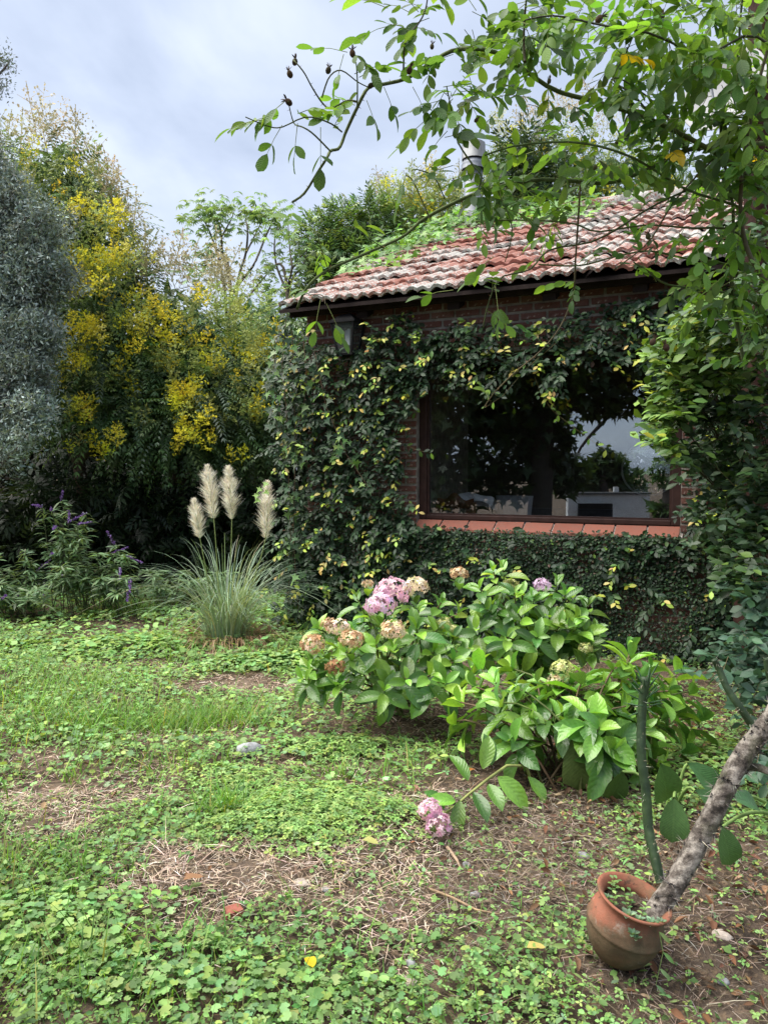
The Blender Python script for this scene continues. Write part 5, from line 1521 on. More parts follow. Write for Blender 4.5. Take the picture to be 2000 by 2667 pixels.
for pts, d0, d1, r in CANES:
    P = np.array([at(px, py, d0 + (d1 - d0) * i / (len(pts) - 1)) for i, (px, py) in enumerate(pts)])
    P[:, 1] += .04 * np.sin(np.arange(len(P)) * 1.3 + r)
    n = max(8, len(pts) * 3); Q = smooth_path(P, n)
    rr_ = np.linspace(r * .7, r * .25 + .6, n) * d0 / 2000
    st_all = st; st = Soup(); st.tube(Q, rr_, 6, pick(RC, [2, 2, 1], 1)[0])
    CP.append((Q, rr_))
    for i in range(1, n - 1, 1):                # thorns
        if r > 3 and rng.random() < .7:
            o = nrm(np.cross(Q[i + 1] - Q[i], rdir(1)[0])); q = Q[i] + o * rr_[i] * .8
            st.add([q - (Q[i + 1] - Q[i]) * .06, q + (Q[i + 1] - Q[i]) * .06, q + o * .008, q + o * .0081], [(0, 1, 2, 3)], (.2, .1, .06))
    part('cane', st, BARK, rose); st = st_all
RT_ = [leaf_t(5, .52, .12, .14, .45, .9, wave=.008), leaf_t(5, .48, .2, .24, .43, 1.0, twist=.05), leaf_t(5, .56, .08, .05, .46, .9)]
RM_ = [tmesh('leaf', t, ROSE_O) for t in RT_]
RLC = [(.085, .185, .04), (.13, .255, .045), (.06, .135, .035), (.09, .155, .078)]
ML, PL, CL = [], [], []
def compound(p, d, size, nl=5, hang=.5):
    """pinnate rose leaf of nl leaflets on a stalk"""
    d = nrm(d); L_ = size * 1.9
    n0 = nrm(np.array([0, -.25, .95]) + rng.normal(0, .35, 3)); sd = nrm(np.cross(d, n0))
    tipd = nrm(d + np.array([0, 0, -hang * .6]))
    pts = np.array([p, p + d * L_ * .5, p + d * L_ * .5 + tipd * L_ * .5])
    st.tube(pts, [.0012, .001, .0007], 3, (.16, .2, .07), cap=False)
    c = pick(RLC, [3, 2.5, 2, 1], 1, .15, .05)[0]
    if rng.random() < .006 and project(p)[0] > 1100: c = np.array([.5, .36, .02])
    spec_ = [(1.0, 0, 1.15)] + [(1.0 - .32 * (j + 1), sg, 1.0 - .08 * j) for j in range((nl - 1) // 2) for sg in (1, -1)]
    for (t, sg, k_) in spec_:
        b = pts[0] + (pts[1] - pts[0]) * min(t * 2, 1) + (pts[2] - pts[1]) * max(0, t * 2 - 1)
        dd = nrm(tipd + sg * sd * (.95 + rng.normal(0, .1)) + np.array([0, 0, -hang * .35]) + rng.normal(0, .12, 3)) if sg else nrm(tipd + rng.normal(0, .12, 3))
        nn = nrm(n0 + rng.normal(0, .28, 3))
        ML.append(frames(dd[None], nn[None])[0] * size * k_ * (.8 + .35 * rng.random())); PL.append(b); CL.append(np.clip(c * np.exp(rng.normal(0, .1)), 0, .9))
# foliage along the canes
for ci, (Q, rr_) in enumerate(CP):
    n = len(Q)
    dens = {0: .55, 1: .35, 2: .5, 3: .9, 4: .3, 5: .25, 6: .5, 7: .12, 16: .9, 17: 1.1, 18: .9, 19: .7, 20: .12, 21: .3, 8: .5, 9: .5, 10: .6, 11: .03, 12: .12, 13: .12, 14: .05, 15: .12}.get(ci, .08)
    for i in range(1, n):
        px, py, d = project(Q[i])
        k_ = dens
        if ci == 0: k_ = .6 if px > 1100 else (.1 if px > 880 else 0)
        if ci == 1: k_ = .75 if px > 1350 else (.4 if px > 1150 else .03)
        m = rng.poisson(k_)
        for q in range(m):
            dr = nrm(np.array([rng.normal(0, .8), rng.normal(-.1, .6), rng.normal(-.15, .6)]))
            compound(Q[i] + rng.normal(0, .01, 3), dr, .036 + .016 * rng.random(), 5 if rng.random() < .75 else 7, .6)
# fuller leaf masses in the upper corner and at the right edge
for (px, py, sx, sy, d0, d1, n) in ((1180, 60, 110, 60, 2.0, 2.3, 10), (1300, 110, 90, 60, 2.0, 2.4, 13), (1400, 90, 120, 70, 2.0, 2.5, 20), (1480, 60, 140, 60, 2.0, 2.5, 22), (1600, 110, 120, 70, 2.0, 2.5, 26), (1700, 60, 120, 70, 2.0, 2.5, 28), (1700, 210, 100, 80, 2.1, 2.6, 26), (1830, 150, 90, 90, 2.0, 2.6, 34), (1930, 60, 70, 70, 2.0, 2.6, 24), (1960, 250, 60, 130, 2.0, 2.6, 30), (1850, 40, 90, 50, 2.0, 2.5, 16), (1960, 420, 50, 80, 2.0, 2.5, 18), (1800, 320, 90, 60, 2.1, 2.6, 16),
                                (1240, 260, 60, 60, 2.0, 2.3, 6), (1330, 260, 50, 50, 2.0, 2.3, 4), (1170, 290, 40, 50, 2.0, 2.2, 6), (1480, 390, 160, 40, 2.2, 2.6, 12), (1360, 460, 80, 40, 2.2, 2.5, 8), (1310, 520, 90, 45, 2.2, 2.5, 10), (1400, 540, 70, 45, 2.2, 2.5, 5), (1600, 420, 120, 40, 2.2, 2.6, 12), (1740, 380, 100, 60, 2.2, 2.7, 14),
                                (1860, 330, 60, 80, 2.2, 2.6, 12), (1830, 480, 90, 60, 2.2, 2.7, 12), (1950, 480, 60, 100, 2.2, 2.7, 18), (1850, 620, 100, 60, 2.2, 2.7, 9), (1960, 660, 50, 80, 2.2, 2.6, 14), (1900, 760, 90, 60, 2.2, 2.7, 10), (1290, 640, 40, 40, 2.2, 2.4, 2), (1980, 880, 40, 80, 2.3, 2.7, 8), (1460, 580, 60, 40, 2.3, 2.6, 3)):
    for q in range(n):
        p = at(px + rng.normal(0, sx * .6), py + rng.normal(0, sy * .6), d0 + (d1 - d0) * rng.random())
        compound(p, nrm(np.array([rng.normal(-.2, .8), rng.normal(-.1, .6), rng.normal(-.2, .5)])), .036 + .018 * rng.random(), 5, .6)
# the leaves that show alone against the sky
for (px, py, dx, dz, size, nl) in ((725, 300, -1, -.1, .046, 5), (690, 310, -1, -.25, .050, 5), (735, 325, -.5, -.9, .046, 3), (775, 320, -.1, -.9, .046, 3), (835, 330, .0, -1, .058, 3), (905, 135, -.8, .1, .048, 3), (895, 140, -.2, -.7, .044, 3), (935, 200, .8, .3, .040, 3), (1000, 225, .3, -.7, .040, 3), (955, 260, .3, -.9, .046, 3),
                                  (1035, 60, -.9, -.3, .06, 3), (1010, 20, -.8, .2, .055, 3), (1090, 30, -.4, .4, .05, 3), (1110, 310, -.6, -.5, .05, 5), (1150, 260, -.7, -.2, .045, 5), (1165, 340, -.5, -.6, .042, 3), (1075, 225, .3, -.6, .04, 3), (1180, 430, -.8, -.3, .044, 3),
                                  (835, 610, -.6, .4, .05, 3), (855, 600, .7, .1, .055, 3), (835, 780, -.2, -1, .045, 3), (850, 790, .4, -.8, .05, 3), (1290, 745, .1, -1, .05, 3), (1180, 755, -.8, -.1, .045, 3), (1090, 465, .3, .3, .04, 3)):
    compound(at(px, py, 2.03), np.array([dx, rng.normal(-.1, .15), dz]), size, nl, .35)
part('leaf_stalks', st, BARK, rose, kind='stuff')
leaf_set(rose, RT_, RM_, np.array(ML), np.array(PL), np.array(CL), 300, ROSE)
# withered buds and hips
for (px, py, d, r) in ((768, 160, 2.0, 13), (755, 192, 2.0, 14), (752, 265, 2.0, 15), (918, 138, 2.0, 14), (855, 182, 2.0, 13), (965, 222, 2.02, 12), (1066, 182, 2.05, 14), (1560, 48, 2.1, 16), (1125, 120, 2.0, 10), (1725, 40, 2.2, 12), (1605, 372, 2.2, 9), (1700, 890, 2.3, 14), (1735, 905, 2.3, 15), (1688, 615, 2.3, 12), (1550, 435, 2.2, 10), (1240, 312, 2.1, 9), (1430, 210, 2.1, 10), (1185, 475, 2.15, 9)):
    c0 = at(px, py, d); r_ = r * .72 * d / 2000; s = Soup()
    th = np.linspace(0, math.pi, 6)
    ax = nrm(np.array([rng.normal(0, .5), -.2, .8]))
    s.tube(np.array([c0 - ax * r_ * math.cos(t) for t in th]), np.maximum(np.sin(th), .08) * r_ * .8, 8, jit((.06, .055, .03) if r < 14 else (.07, .045, .03), 1)[0])
    for q in range(6):
        d_ = nrm(ax + rdir(1)[0] * .8); s.inst(LANCE, frames(d_[None], rdir(1)) * r_ * 1.5, (c0 + ax * r_ * .7)[None], jit((.08, .055, .035), 1))
    part('withered_bud', s, BARK, rose)

# ================================================================== glossy shrub on the right wall end
shr = thing('evergreen_shrub', 'glossy oval leaved evergreen shrub hanging over the wall end beside the window', 'shrub', on_ground(2010, 1790))
ML, PL, CL = [], [], []
st = Soup(); broot = on_ground(2010, 1790)
for (px, py, sx, sy, d, n, pal) in ((1790, 905, 60, 30, 4.6, 26, 1), (1740, 925, 45, 25, 4.5, 18, 1), (1850, 960, 70, 50, 4.6, 42, 1), (1930, 930, 60, 60, 4.4, 36, 1), (1780, 1010, 50, 50, 4.7, 34, 1), (1750, 1080, 40, 40, 4.6, 26, 1), (1740, 1150, 30, 30, 4.6, 16, 1), (1850, 1080, 70, 60, 4.8, 40, 0), (1950, 1080, 50, 80, 4.6, 40, 0),
                                    (1790, 1190, 30, 25, 4.7, 14, 0), (1900, 1200, 70, 60, 4.9, 36, 0), (1970, 1230, 40, 70, 4.5, 30, 0), (1900, 1340, 60, 40, 4.8, 26, 0), (1960, 1370, 50, 60, 4.5, 32, 0), (1900, 1430, 50, 40, 4.7, 22, 0), (1950, 1490, 50, 50, 4.4, 30, 0), (1980, 1580, 40, 60, 4.3, 26, 2), (1960, 1680, 40, 40, 4.2, 20, 2), (1900, 1740, 50, 30, 4.3, 16, 2), (1970, 1780, 40, 40, 4.0, 20, 2), (1990, 1960, 30, 60, 3.6, 14, 2),
                                    (1830, 830, 60, 40, 4.4, 24, 1), (1900, 850, 60, 40, 4.2, 28, 0), (1990, 800, 40, 80, 4.0, 24, 0), (1940, 620, 60, 60, 4.5, 20, 0), (2050, 1000, 60, 120, 4.5, 40, 0), (2060, 1350, 60, 160, 4.5, 50, 0), (2070, 1650, 60, 120, 4.4, 30, 2)):
    cpt = at(px, py, d)
    st.tube(smooth_path([broot, broot * .5 + cpt * .5 + np.array([.15, .1, .3]), cpt], 8), np.linspace(.012, .003, 8), 5, (.10, .075, .05), cap=False)
    for i in range(int(n * 1.6)):
        p0 = at(px + rng.normal(0, sx * .62), py + rng.normal(0, sy * .62), d + rng.normal(0, .15))
        tw = nrm(np.array([rng.normal(-.5, .6), rng.normal(-.5, .4), rng.normal(.0, .45)])); L_ = .10 + .1 * rng.random()
        m = 5
        if rng.random() < .3: st.tube([p0, p0 + tw * L_], [.002, .001], 3, (.13, .11, .06), cap=False)
        for j in range(m):
            b = p0 + tw * L_ * j / m
            sd = nrm(np.cross(tw, [0.1, .2, .97])) * (1 if j % 2 else -1)
            dd = nrm(tw * .7 + sd * .8 + rng.normal(0, .25, 3))
            ML.append(frames(dd[None], nrm(np.array([-.15, -.45, .85]) + rng.normal(0, .35, 3))[None])[0] * (.055 + .035 * rng.random())); PL.append(b)
            if pal == 1: c = pick([(.10, .19, .035), (.16, .27, .045), (.06, .12, .03), (.30, .36, .04)], [3, 2, 3, .35], 1)[0]
            elif pal == 2: c = pick([(.05, .10, .065), (.08, .15, .10), (.035, .08, .04)], [2, 1, 2], 1)[0]
            else: c = pick([(.03, .065, .025), (.045, .09, .03), (.06, .10, .06), (.10, .18, .04)], [3, 3, 2, .5], 1)[0]
            CL.append(c)
part('branches', st, BARK, shr)
ST_ = [leaf_t(3, .58, .12, .1, .46, .7), leaf_t(3, .54, .2, .18, .45, .75)]
leaf_set(shr, ST_, [tmesh('leaf', t, GLOSSY_O) for t in ST_], np.array(ML), np.array(PL), np.array(CL), 300, GLOSSY)

# ================================================================== trees
def rot_y_to(d):  # frame helper for single vectors
    return frames(np.asarray(d, float)[None], np.array([[.1, -.4, .9]]))[0]
def frond_t(nl=8, L_=1.0, leaf=.24, w=.3, droop=.35):
    ts = []
    for j in range(nl):
        t = .15 + .85 * j / (nl - 1); y = t; z = -droop * t * t
        for sg in (1, -1):
            a = sg * (1.05 - .35 * t)
            dd = np.array([math.sin(a), math.cos(a), -.35 - .4 * t * droop]); M = frames(dd[None], np.array([[0, 0, 1.0]]))[0] * leaf * (1 - .35 * t)
            ts.append(moved(rhomb_t(w, .03, .1), M, np.array([0, y, z])))
    ts.append(moved(rhomb_t(w), frames(np.array([[0, 1, -.5]]), np.array([[0, 0, 1.0]]))[0] * leaf * .7, np.array([0, 1.0, -droop])))
    return join(ts)
FROND = [frond_t(8, 1, .26, .30, .35), frond_t(7, 1, .28, .32, .6)]
def panicle_t(seed, n=70, airy=False):
    r = np.random.default_rng(seed); ts = []
    nb = 9 if not airy else 12
    q = T([(-.5, -.5, 0), (.5, -.5, 0), (.5, .5, 0), (-.5, .5, 0)], [(0, 1, 2, 3)])
    def seg(a, b, w):
        d = b - a; l = np.linalg.norm(d); M = frames(d[None], r.normal(size=(1, 3)))[0] * np.array([w, l, l])[None]
        return T(np.array([(-.5, 0, 0), (.5, 0, 0), (.3, 1, 0), (-.3, 1, 0)]) @ M.T + a, [(0, 1, 2, 3)])
    ts.append(seg(np.zeros(3), np.array([0, 0, 1.0]), .02))
    for b in range(nb):
        t = .1 + .8 * b / nb; a = b * 2.4; ln = .42 * (1 - t) ** .7 + .06
        st = np.array([0, 0, t]); en = st + np.array([math.cos(a) * ln, math.sin(a) * ln, ln * .55])
        ts.append(seg(st, en, .012))
        m = max(2, int(n / nb))
        for i in range(m):
            u = .25 + .75 * r.random(); p = st + (en - st) * u + r.normal(0, .03, 3)
            M = frames(r.normal(size=(1, 3)), r.normal(size=(1, 3)))[0] * ((.045 + .03 * r.random()) * (.62 if airy else 1))
            ts.append(moved(q, M, p))
    for i in range(5): ts.append(moved(q, frames(r.normal(size=(1, 3)), r.normal(size=(1, 3)))[0] * .035, np.array([0, 0, .9 + .03 * i])))
    return join(ts)
PAN = [panicle_t(q) for q in range(3)]; AIRY = [panicle_t(q + 10, 60, True) for q in range(3)]
def crown_pts(clumps, n, rmin=.55):
    """random points in the outer part of ellipsoid clumps given as (px, py, depth, rx_px, ry_px)"""
    w = np.array([c[3] * c[4] for c in clumps], float); i = rng.choice(len(clumps), n, p=w / w.sum())
    C_ = np.array([at(c[0], c[1], c[2]) for c in clumps])[i]
    rad = np.array([(c[3] * c[2] / 2000, (c[3] + c[4]) * .5 * c[2] / 2000, c[4] * c[2] / 2000) for c in clumps])[i]
    d = rdir(n); r = (rmin + (1 - rmin) * rng.random((n, 1)) ** .7) * (1 + .08 * rng.normal(size=(n, 1)))
    return C_ + d * rad * r, d
def limbs(s, base, clumps, r0, c, topz=None):
    base = np.asarray(base, float)
    for (px, py, d, rx, ry) in clumps:
        e_ = at(px, py, d); mid = base * .5 + e_ * .5; mid[:2] = base[:2] * .7 + e_[:2] * .3
        s.tube(smooth_path([base, mid, e_], 9) + rng.normal(0, .02, (9, 3)), np.linspace(r0, r0 * .15, 9), 6, c, cap=False)
KD = [(.07, .135, .06), (.10, .18, .075), (.14, .225, .09), (.12, .19, .13)]
YEL = [(.74, .66, .05), (.84, .76, .07), (.60, .56, .06), (.68, .66, .18)]
OLI = [(.34, .41, .12), (.42, .48, .15), (.26, .33, .11)]
STRAW = [(.42, .38, .22), (.50, .44, .26), (.36, .36, .16)]
def rain_tree(label, trunk_px, d, clumps, nf, yellow, olive, airy):
    b = on_ground(*trunk_px) if trunk_px[1] > 1260 else None
    g = at(trunk_px[0], 1400, d); b = np.array([g[0], g[1], 0.0])
    t = thing('golden_rain_tree', label, 'tree', b, 'golden rain trees behind the garden')
    s = Soup(); s.tube(smooth_path([b, b + np.array([.05, 0, .8]), b + np.array([-.03, .02, 1.6])], 7), np.linspace(.13, .08, 7), 8, (.10, .08, .06))
    limbs(s, b + np.array([-.03, .02, 1.6]), clumps, .06, (.10, .08, .06)); part('trunk', s, BARK, t)
    p, dr = crown_pts(clumps, nf)
    s = Soup()
    dd = nrm(dr * np.array([1, 1, .5]) + rng.normal(0, .45, (nf, 3)) + np.array([0, -.15, -.25])); nn = nrm(np.array([0, -.2, 1.0]) + rng.normal(0, .3, (nf, 3)))
    M = frames(dd, nn) * (.30 + .18 * rng.random(nf))[:, None, None]
    k_ = rng.integers(0, 2, nf); c = pick(KD, [2, 3, 2, 1.5], nf, .22, .06)
    for q in (0, 1): s.inst(FROND[q], M[k_ == q], p[k_ == q], c[k_ == q])
    # inner dark twigs with small leaves to close the crown
    p, dr = crown_pts(clumps, nf * 2, .15)
    s.inst(RH, frames(rdir(nf * 2), rdir(nf * 2)) * (.16 + .12 * rng.random(nf * 2))[:, None, None], p - np.array([0, -.25, 0]), pick(KD, [3, 2, 1, 1], nf * 2, .2))
    part('crown', s, LEAF, t)
    s = Soup()
    def pans(lst, tm, cols, w, spread, s0, s1, per):
        for (px, py, dd_) in lst:
            m = rng.poisson(per) + 1
            P = np.array([at(px + rng.normal(0, spread), py + rng.normal(0, spread * .7), dd_ + rng.normal(0, .12)) for _ in range(m)])
            up = nrm(np.stack([rng.normal(0, .35, m), rng.normal(-.25, .3, m), np.ones(m)], -1)); x_ = nrm(np.cross(up, rdir(m))); M = np.stack([x_, np.cross(up, x_), up], -1) * (s0 + (s1 - s0) * rng.random(m))[:, None, None]
            k2 = rng.integers(0, 3, m); cc = pick(cols, w, m, .15, .05)
            for q in range(3): s.inst(tm[q], M[k2 == q], P[k2 == q], cc[k2 == q])
    pans(yellow, PAN, YEL, [3, 3, 2, 1], 22, .16, .30, 4.2)
    pans(olive, PAN, OLI + YEL[:1], [2, 2, 1, 1], 34, .22, .38, 2.6)
    pans(airy, AIRY, STRAW, [2, 2, 1], 14, .40, .72, 1.2)
    part('blossom', s, PETAL, t)
def rp(n, x0, x1, y0, y1, d): return [(x0 + (x1 - x0) * rng.random(), y0 + (y1 - y0) * rng.random(), d) for _ in range(n)]
rain_tree('tall golden rain tree with yellow blossom panicles beside the blue cypress', (215, 1400), 10.2,
    [(110, 480, 10.4, 130, 90), (180, 470, 10.3, 90, 90), (230, 600, 10.2, 130, 110), (270, 740, 10.1, 120, 100), (220, 850, 9.9, 150, 110), (290, 960, 9.8, 150, 100), (230, 1070, 9.7, 140, 100), (340, 1100, 9.7, 110, 90), (100, 900, 10.3, 140, 160), (100, 650, 10.4, 140, 130), (20, 1000, 10.4, 150, 150)], 1700,
    [(190, 590, 9.4), (160, 625, 9.4), (235, 580, 9.5), (245, 620, 9.4), (300, 580, 9.6), (330, 630, 9.6), (270, 690, 9.3), (310, 700, 9.4), (200, 740, 9.2), (240, 760, 9.2), (185, 870, 9.0), (215, 890, 9.0), (165, 940, 9.0), (205, 950, 9.0), (250, 880, 9.0), (290, 720, 9.3), (225, 1090, 8.9), (250, 1170, 8.8), (200, 1075, 8.9), (285, 1165, 8.8), (180, 780, 9.2), (350, 690, 9.5), (60, 530, 9.8)],
    rp(26, 150, 340, 560, 1010, 9.3) + rp(8, 40, 250, 430, 560, 9.8), [(55, 400, 10.2), (110, 370, 10.2), (140, 390, 10.2), (170, 360, 10.2), (190, 420, 10.2), (225, 430, 10.1), (240, 470, 10.1), (265, 500, 10.1), (290, 520, 10.0), (310, 560, 10.0), (320, 610, 10.0), (340, 640, 9.9), (15, 420, 10.2), (345, 700, 9.9), (360, 720, 9.9), (285, 560, 10), (80, 440, 10.2)])
rain_tree('broad golden rain tree in yellow bloom behind the pampas plumes', (470, 1400), 10.4,
    [(430, 860, 10.4, 110, 110), (520, 900, 10.4, 130, 110), (400, 990, 10.1, 130, 110), (520, 1050, 10.0, 140, 110), (440, 1140, 9.8, 110, 70), (620, 1000, 10.3, 120, 110), (640, 1120, 10.2, 100, 90), (560, 1160, 10.2, 90, 60)], 1500,
    [(345, 800, 9.4), (375, 790, 9.4), (330, 850, 9.3), (370, 870, 9.3), (400, 850, 9.4), (430, 880, 9.4), (360, 920, 9.2), (460, 910, 9.4), (480, 1040, 9.2), (470, 1055, 9.2), (500, 1135, 9.1), (480, 1160, 9.1), (510, 1165, 9.1), (490, 1115, 9.1), (620, 1195, 9.3), (600, 1210, 9.3), (575, 930, 9.5), (590, 945, 9.5), (650, 925, 9.6), (560, 965, 9.4), (640, 980, 9.5), (670, 1100, 9.5), (420, 830, 9.5)],
    rp(34, 340, 690, 800, 1120, 9.5), [(400, 740, 10.3), (440, 735, 10.3), (480, 730, 10.3), (520, 740, 10.3), (555, 735, 10.3), (455, 765, 10.2), (580, 790, 10.3), (540, 780, 10.2), (380, 760, 10.2), (500, 800, 10.1)])
rain_tree('small golden rain tree with sparse blossom at the house corner', (700, 1400), 11.5,
    [(660, 850, 11.6, 90, 80), (720, 900, 11.5, 90, 100), (690, 1000, 11.3, 90, 100), (740, 1080, 11.5, 80, 100), (690, 1160, 11.3, 80, 90)], 700,
    [(690, 940, 10.6), (660, 980, 10.6), (700, 1090, 10.5), (660, 1040, 10.5)], rp(12, 620, 740, 820, 1100, 10.8), [(560, 770, 11.5), (600, 780, 11.5), (640, 770, 11.5)])
rain_tree('golden rain tree with pale panicles rising behind the roof ridge', (1480, 1400), 15.5,
    [(1330, 430, 15.5, 90, 70), (1400, 400, 15.5, 90, 70), (1500, 420, 15.6, 110, 80), (1620, 430, 15.7, 110, 70), (1750, 450, 15.8, 110, 60), (1450, 500, 15.5, 160, 70), (1650, 510, 15.6, 160, 60), (1550, 800, 15.5, 250, 260)], 1300,
    [(1600, 520, 14.8), (1680, 500, 14.8)], rp(30, 1330, 1750, 360, 520, 14.9), [(1300, 370, 15.4), (1290, 400, 15.4), (1330, 350, 15.4), (1420, 320, 15.4), (1480, 320, 15.4), (1540, 300, 15.4), (1560, 310, 15.4), (1600, 330, 15.4), (1640, 340, 15.4), (1680, 360, 15.4), (1720, 370, 15.4), (1500, 350, 15.4), (1580, 370, 15.4), (1380, 340, 15.4), (1800, 380, 15.5)])
rain_tree('yellowish rain tree behind the left roof slope and flue', (1120, 1400), 14.5,
    [(1040, 560, 14.5, 70, 60), (1100, 550, 14.5, 80, 60), (1170, 530, 14.5, 90, 60), (1120, 620, 14.5, 130, 60), (1230, 560, 14.6, 70, 60), (1100, 900, 14.5, 200, 260)], 800,
    [], rp(34, 990, 1220, 490, 600, 13.9), [(1050, 500, 14.4), (1080, 490, 14.4), (1125, 485, 14.4), (1150, 500, 14.4), (1190, 500, 14.4), (1010, 530, 14.4)])

# plain green trees
def leafy(name, label, px, d, clumps, n, cols, w, size, lt=RH, group='trees behind the house', bark=(.10, .08, .06), hang=0.0):
    g = at(px, 1400, d); b = np.array([g[0], g[1], 0.0])
    t = thing(name, label, 'tree', b, group)
    s = Soup(); s.tube(smooth_path([b, b + np.array([.06, 0, 1.0]), b + np.array([0, 0, 2.0])], 7), np.linspace(.14, .07, 7), 8, bark); limbs(s, b + np.array([0, 0, 2.0]), clumps, .05, bark); part('trunk', s, BARK, t)
    p, dr = crown_pts(clumps, n, .3)
    dd = nrm(dr + rng.normal(0, .7, (n, 3)) + np.array([0, 0, -hang])); M = frames(dd, nrm(np.array([0, -.3, 1]) + rng.normal(0, .5, (n, 3)))) * (size * (.7 + .6 * rng.random(n)))[:, None, None]
    s = Soup(); s.inst(lt, M, p, pick(cols, w, n, .2, .07)); part('crown', s, LEAF, t)
spray_t = join([moved(RHN, frames(np.array([[math.sin(a), math.cos(a), -.2]]), np.array([[0, 0, 1.0]]))[0] * .42, np.array([0, y, 0])) for (a, y) in ((.9, .1), (-.9, .2), (.8, .35), (-.8, .45), (.6, .6), (-.6, .68), (0, .75))])
leafy('evergreen_tree', 'narrow leaved green tree behind the left roof slope', 880, 13.5, [(830, 620, 13.5, 55, 60), (890, 590, 13.5, 60, 60), (960, 570, 13.6, 60, 60), (1000, 590, 13.6, 60, 60), (870, 690, 13.4, 90, 60), (960, 680, 13.5, 110, 70), (830, 760, 13.4, 60, 80), (900, 900, 13.5, 140, 200)], 4600, [(.09, .17, .06), (.13, .23, .08), (.06, .12, .05), (.20, .30, .10)], [3, 2, 2, 1], .25, spray_t)
leafy('dark_tree', 'dark leaved tree crown between the panicles behind the ridge', 1370, 15.0, [(1370, 390, 15, 50, 50), (1340, 450, 15, 70, 50), (1400, 470, 15, 80, 50), (1350, 700, 15, 120, 200)], 1300, [(.03, .06, .03), (.045, .085, .035)], [1, 1], .36, spray_t)

# thin pale trees with bare limbs
def thin_tree(label, px, d, limbs_px, nleaf, sz):
    g = at(px, 1400, d); b = np.array([g[0], g[1], 0.0])
    t = thing('thin_tree', label, 'tree', b, 'thin pale trees beyond the house corner')
    s = Soup(); lf = Soup(); tips = []
    for pts in limbs_px:
        P = [at(x_, y_, d + rng.normal(0, .15)) for (x_, y_) in pts]
        if pts[0][1] > 700: P = [b * .3 + P[0] * .7, P[0]] + P[1:]; P[0] = b
        Q = smooth_path(P, len(P) * 5); s.tube(Q, np.linspace(.035 if pts[0][1] > 700 else .018, .006, len(Q)), 5, (.13, .11, .085), cap=False)
        tips += [Q[-1]] + [Q[-1 - 2 * j] + rng.normal(0, .12, 3) for j in range(1, 4)]
    part('trunk', s, BARK, t)
    PALM = join([moved(RHN, frames(np.array([[math.sin(a), math.cos(a), -.35]]), np.array([[0, 0, 1.0]]))[0], np.zeros(3)) for a in (-1.6, -.9, -.3, .3, .9, 1.6)])
    n = nleaf; i = rng.integers(0, len(tips), n); p = np.array(tips)[i] + rng.normal(0, .16, (n, 3)) * np.array([1.2, 1, .8])
    M = frames(nrm(np.stack([rng.normal(0, 1, n), rng.normal(0, 1, n), rng.normal(-.2, .3, n)], -1)), nrm(np.array([0, -.3, 1]) + rng.normal(0, .3, (n, 3)))) * (sz * (.7 + .6 * rng.random(n)))[:, None, None]
    lf.inst(PALM, M, p, pick([(.20, .32, .15), (.25, .38, .19), (.15, .26, .12)], [1, 1, 1], n, .15)); part('crown', lf, LEAF, t)
thin_tree('pale slender tree with open branches and light green leaves against the sky', 605, 13,
    [[(590, 830), (575, 700), (560, 640), (535, 580), (510, 560)], [(600, 830), (600, 740), (580, 660), (575, 600), (560, 560), (545, 545)], [(615, 830), (620, 730), (640, 660), (645, 600), (640, 560), (665, 545)], [(605, 830), (610, 760), (660, 690), (690, 620), (710, 575), (720, 550)], [(620, 830), (650, 770), (690, 720), (710, 690)],
     [(580, 660), (550, 640), (530, 660)], [(640, 660), (670, 600), (690, 560)], [(600, 740), (560, 690), (520, 695)], [(575, 620), (600, 575), (610, 550)]], 520, .10)
thin_tree('bare forked tree with few leaves beside the roof corner', 745, 12.6,
    [[(750, 830), (745, 760), (720, 690), (715, 630), (725, 590)], [(750, 830), (748, 760), (760, 700), (755, 650), (750, 580)], [(752, 830), (760, 730), (790, 690), (800, 640)], [(748, 760), (700, 700), (690, 690)], [(760, 700), (790, 660), (810, 640)]], 130, .10)

# blue grey cypress at the left edge
cyp_d = 8.6
g = at(-60, 1400, cyp_d); cb = np.array([g[0], g[1], 0.0])
cyp = thing('blue_cypress', 'blue grey feathery cypress at the left edge of the garden', 'tree', cb)
s = Soup(); s.tube([cb, cb + np.array([0, 0, 3]), cb + np.array([.1, 0, 6.2])], [.16, .1, .03], 8, (.13, .10, .085))
ts = []
_r = np.random.default_rng(3)
for j in range(8):
    ts.append(moved(rhomb_t(.34, .03, .1), frames(_r.normal(size=(1, 3)) + np.array([[0, .9, .3]]), _r.normal(size=(1, 3)))[0] * (.5 + .35 * _r.random()), _r.normal(0, .42, 3) + np.array([0, .5, 0])))
SPRIG = join(ts)
bl = [(60, 480, 1), (110, 530, 1), (160, 570, 1), (195, 590, .6), (80, 600, 1), (140, 640, 1), (60, 660, 1), (190, 700, 1), (150, 740, 1), (215, 720, .7), (60, 760, 1), (120, 800, 1), (160, 850, 1), (60, 860, 1), (150, 900, 1), (110, 950, 1), (160, 970, .8), (50, 960, 1), (120, 1020, 1), (140, 1060, .7), (60, 1060, 1), (100, 1110, .6), (40, 1140, .6), (15, 540, 1), (10, 700, 1), (10, 830, 1), (10, 930, 1), (0, 1040, 1), (0, 440, .8), (30, 420, .6)]
lf = Soup()
bl += [(-150 - px, py, k_ * .5) for (px, py, k_) in bl if px > 45] + [(-60, 330, .7), (-90, 300, .7), (-30, 380, .8), (-110, 400, .8), (-60, 260, .5)]
bl = [(px + rng.normal(0, 14), py + dy, k_ * .55) for (px, py, k_) in bl for dy in (-22, 18)]
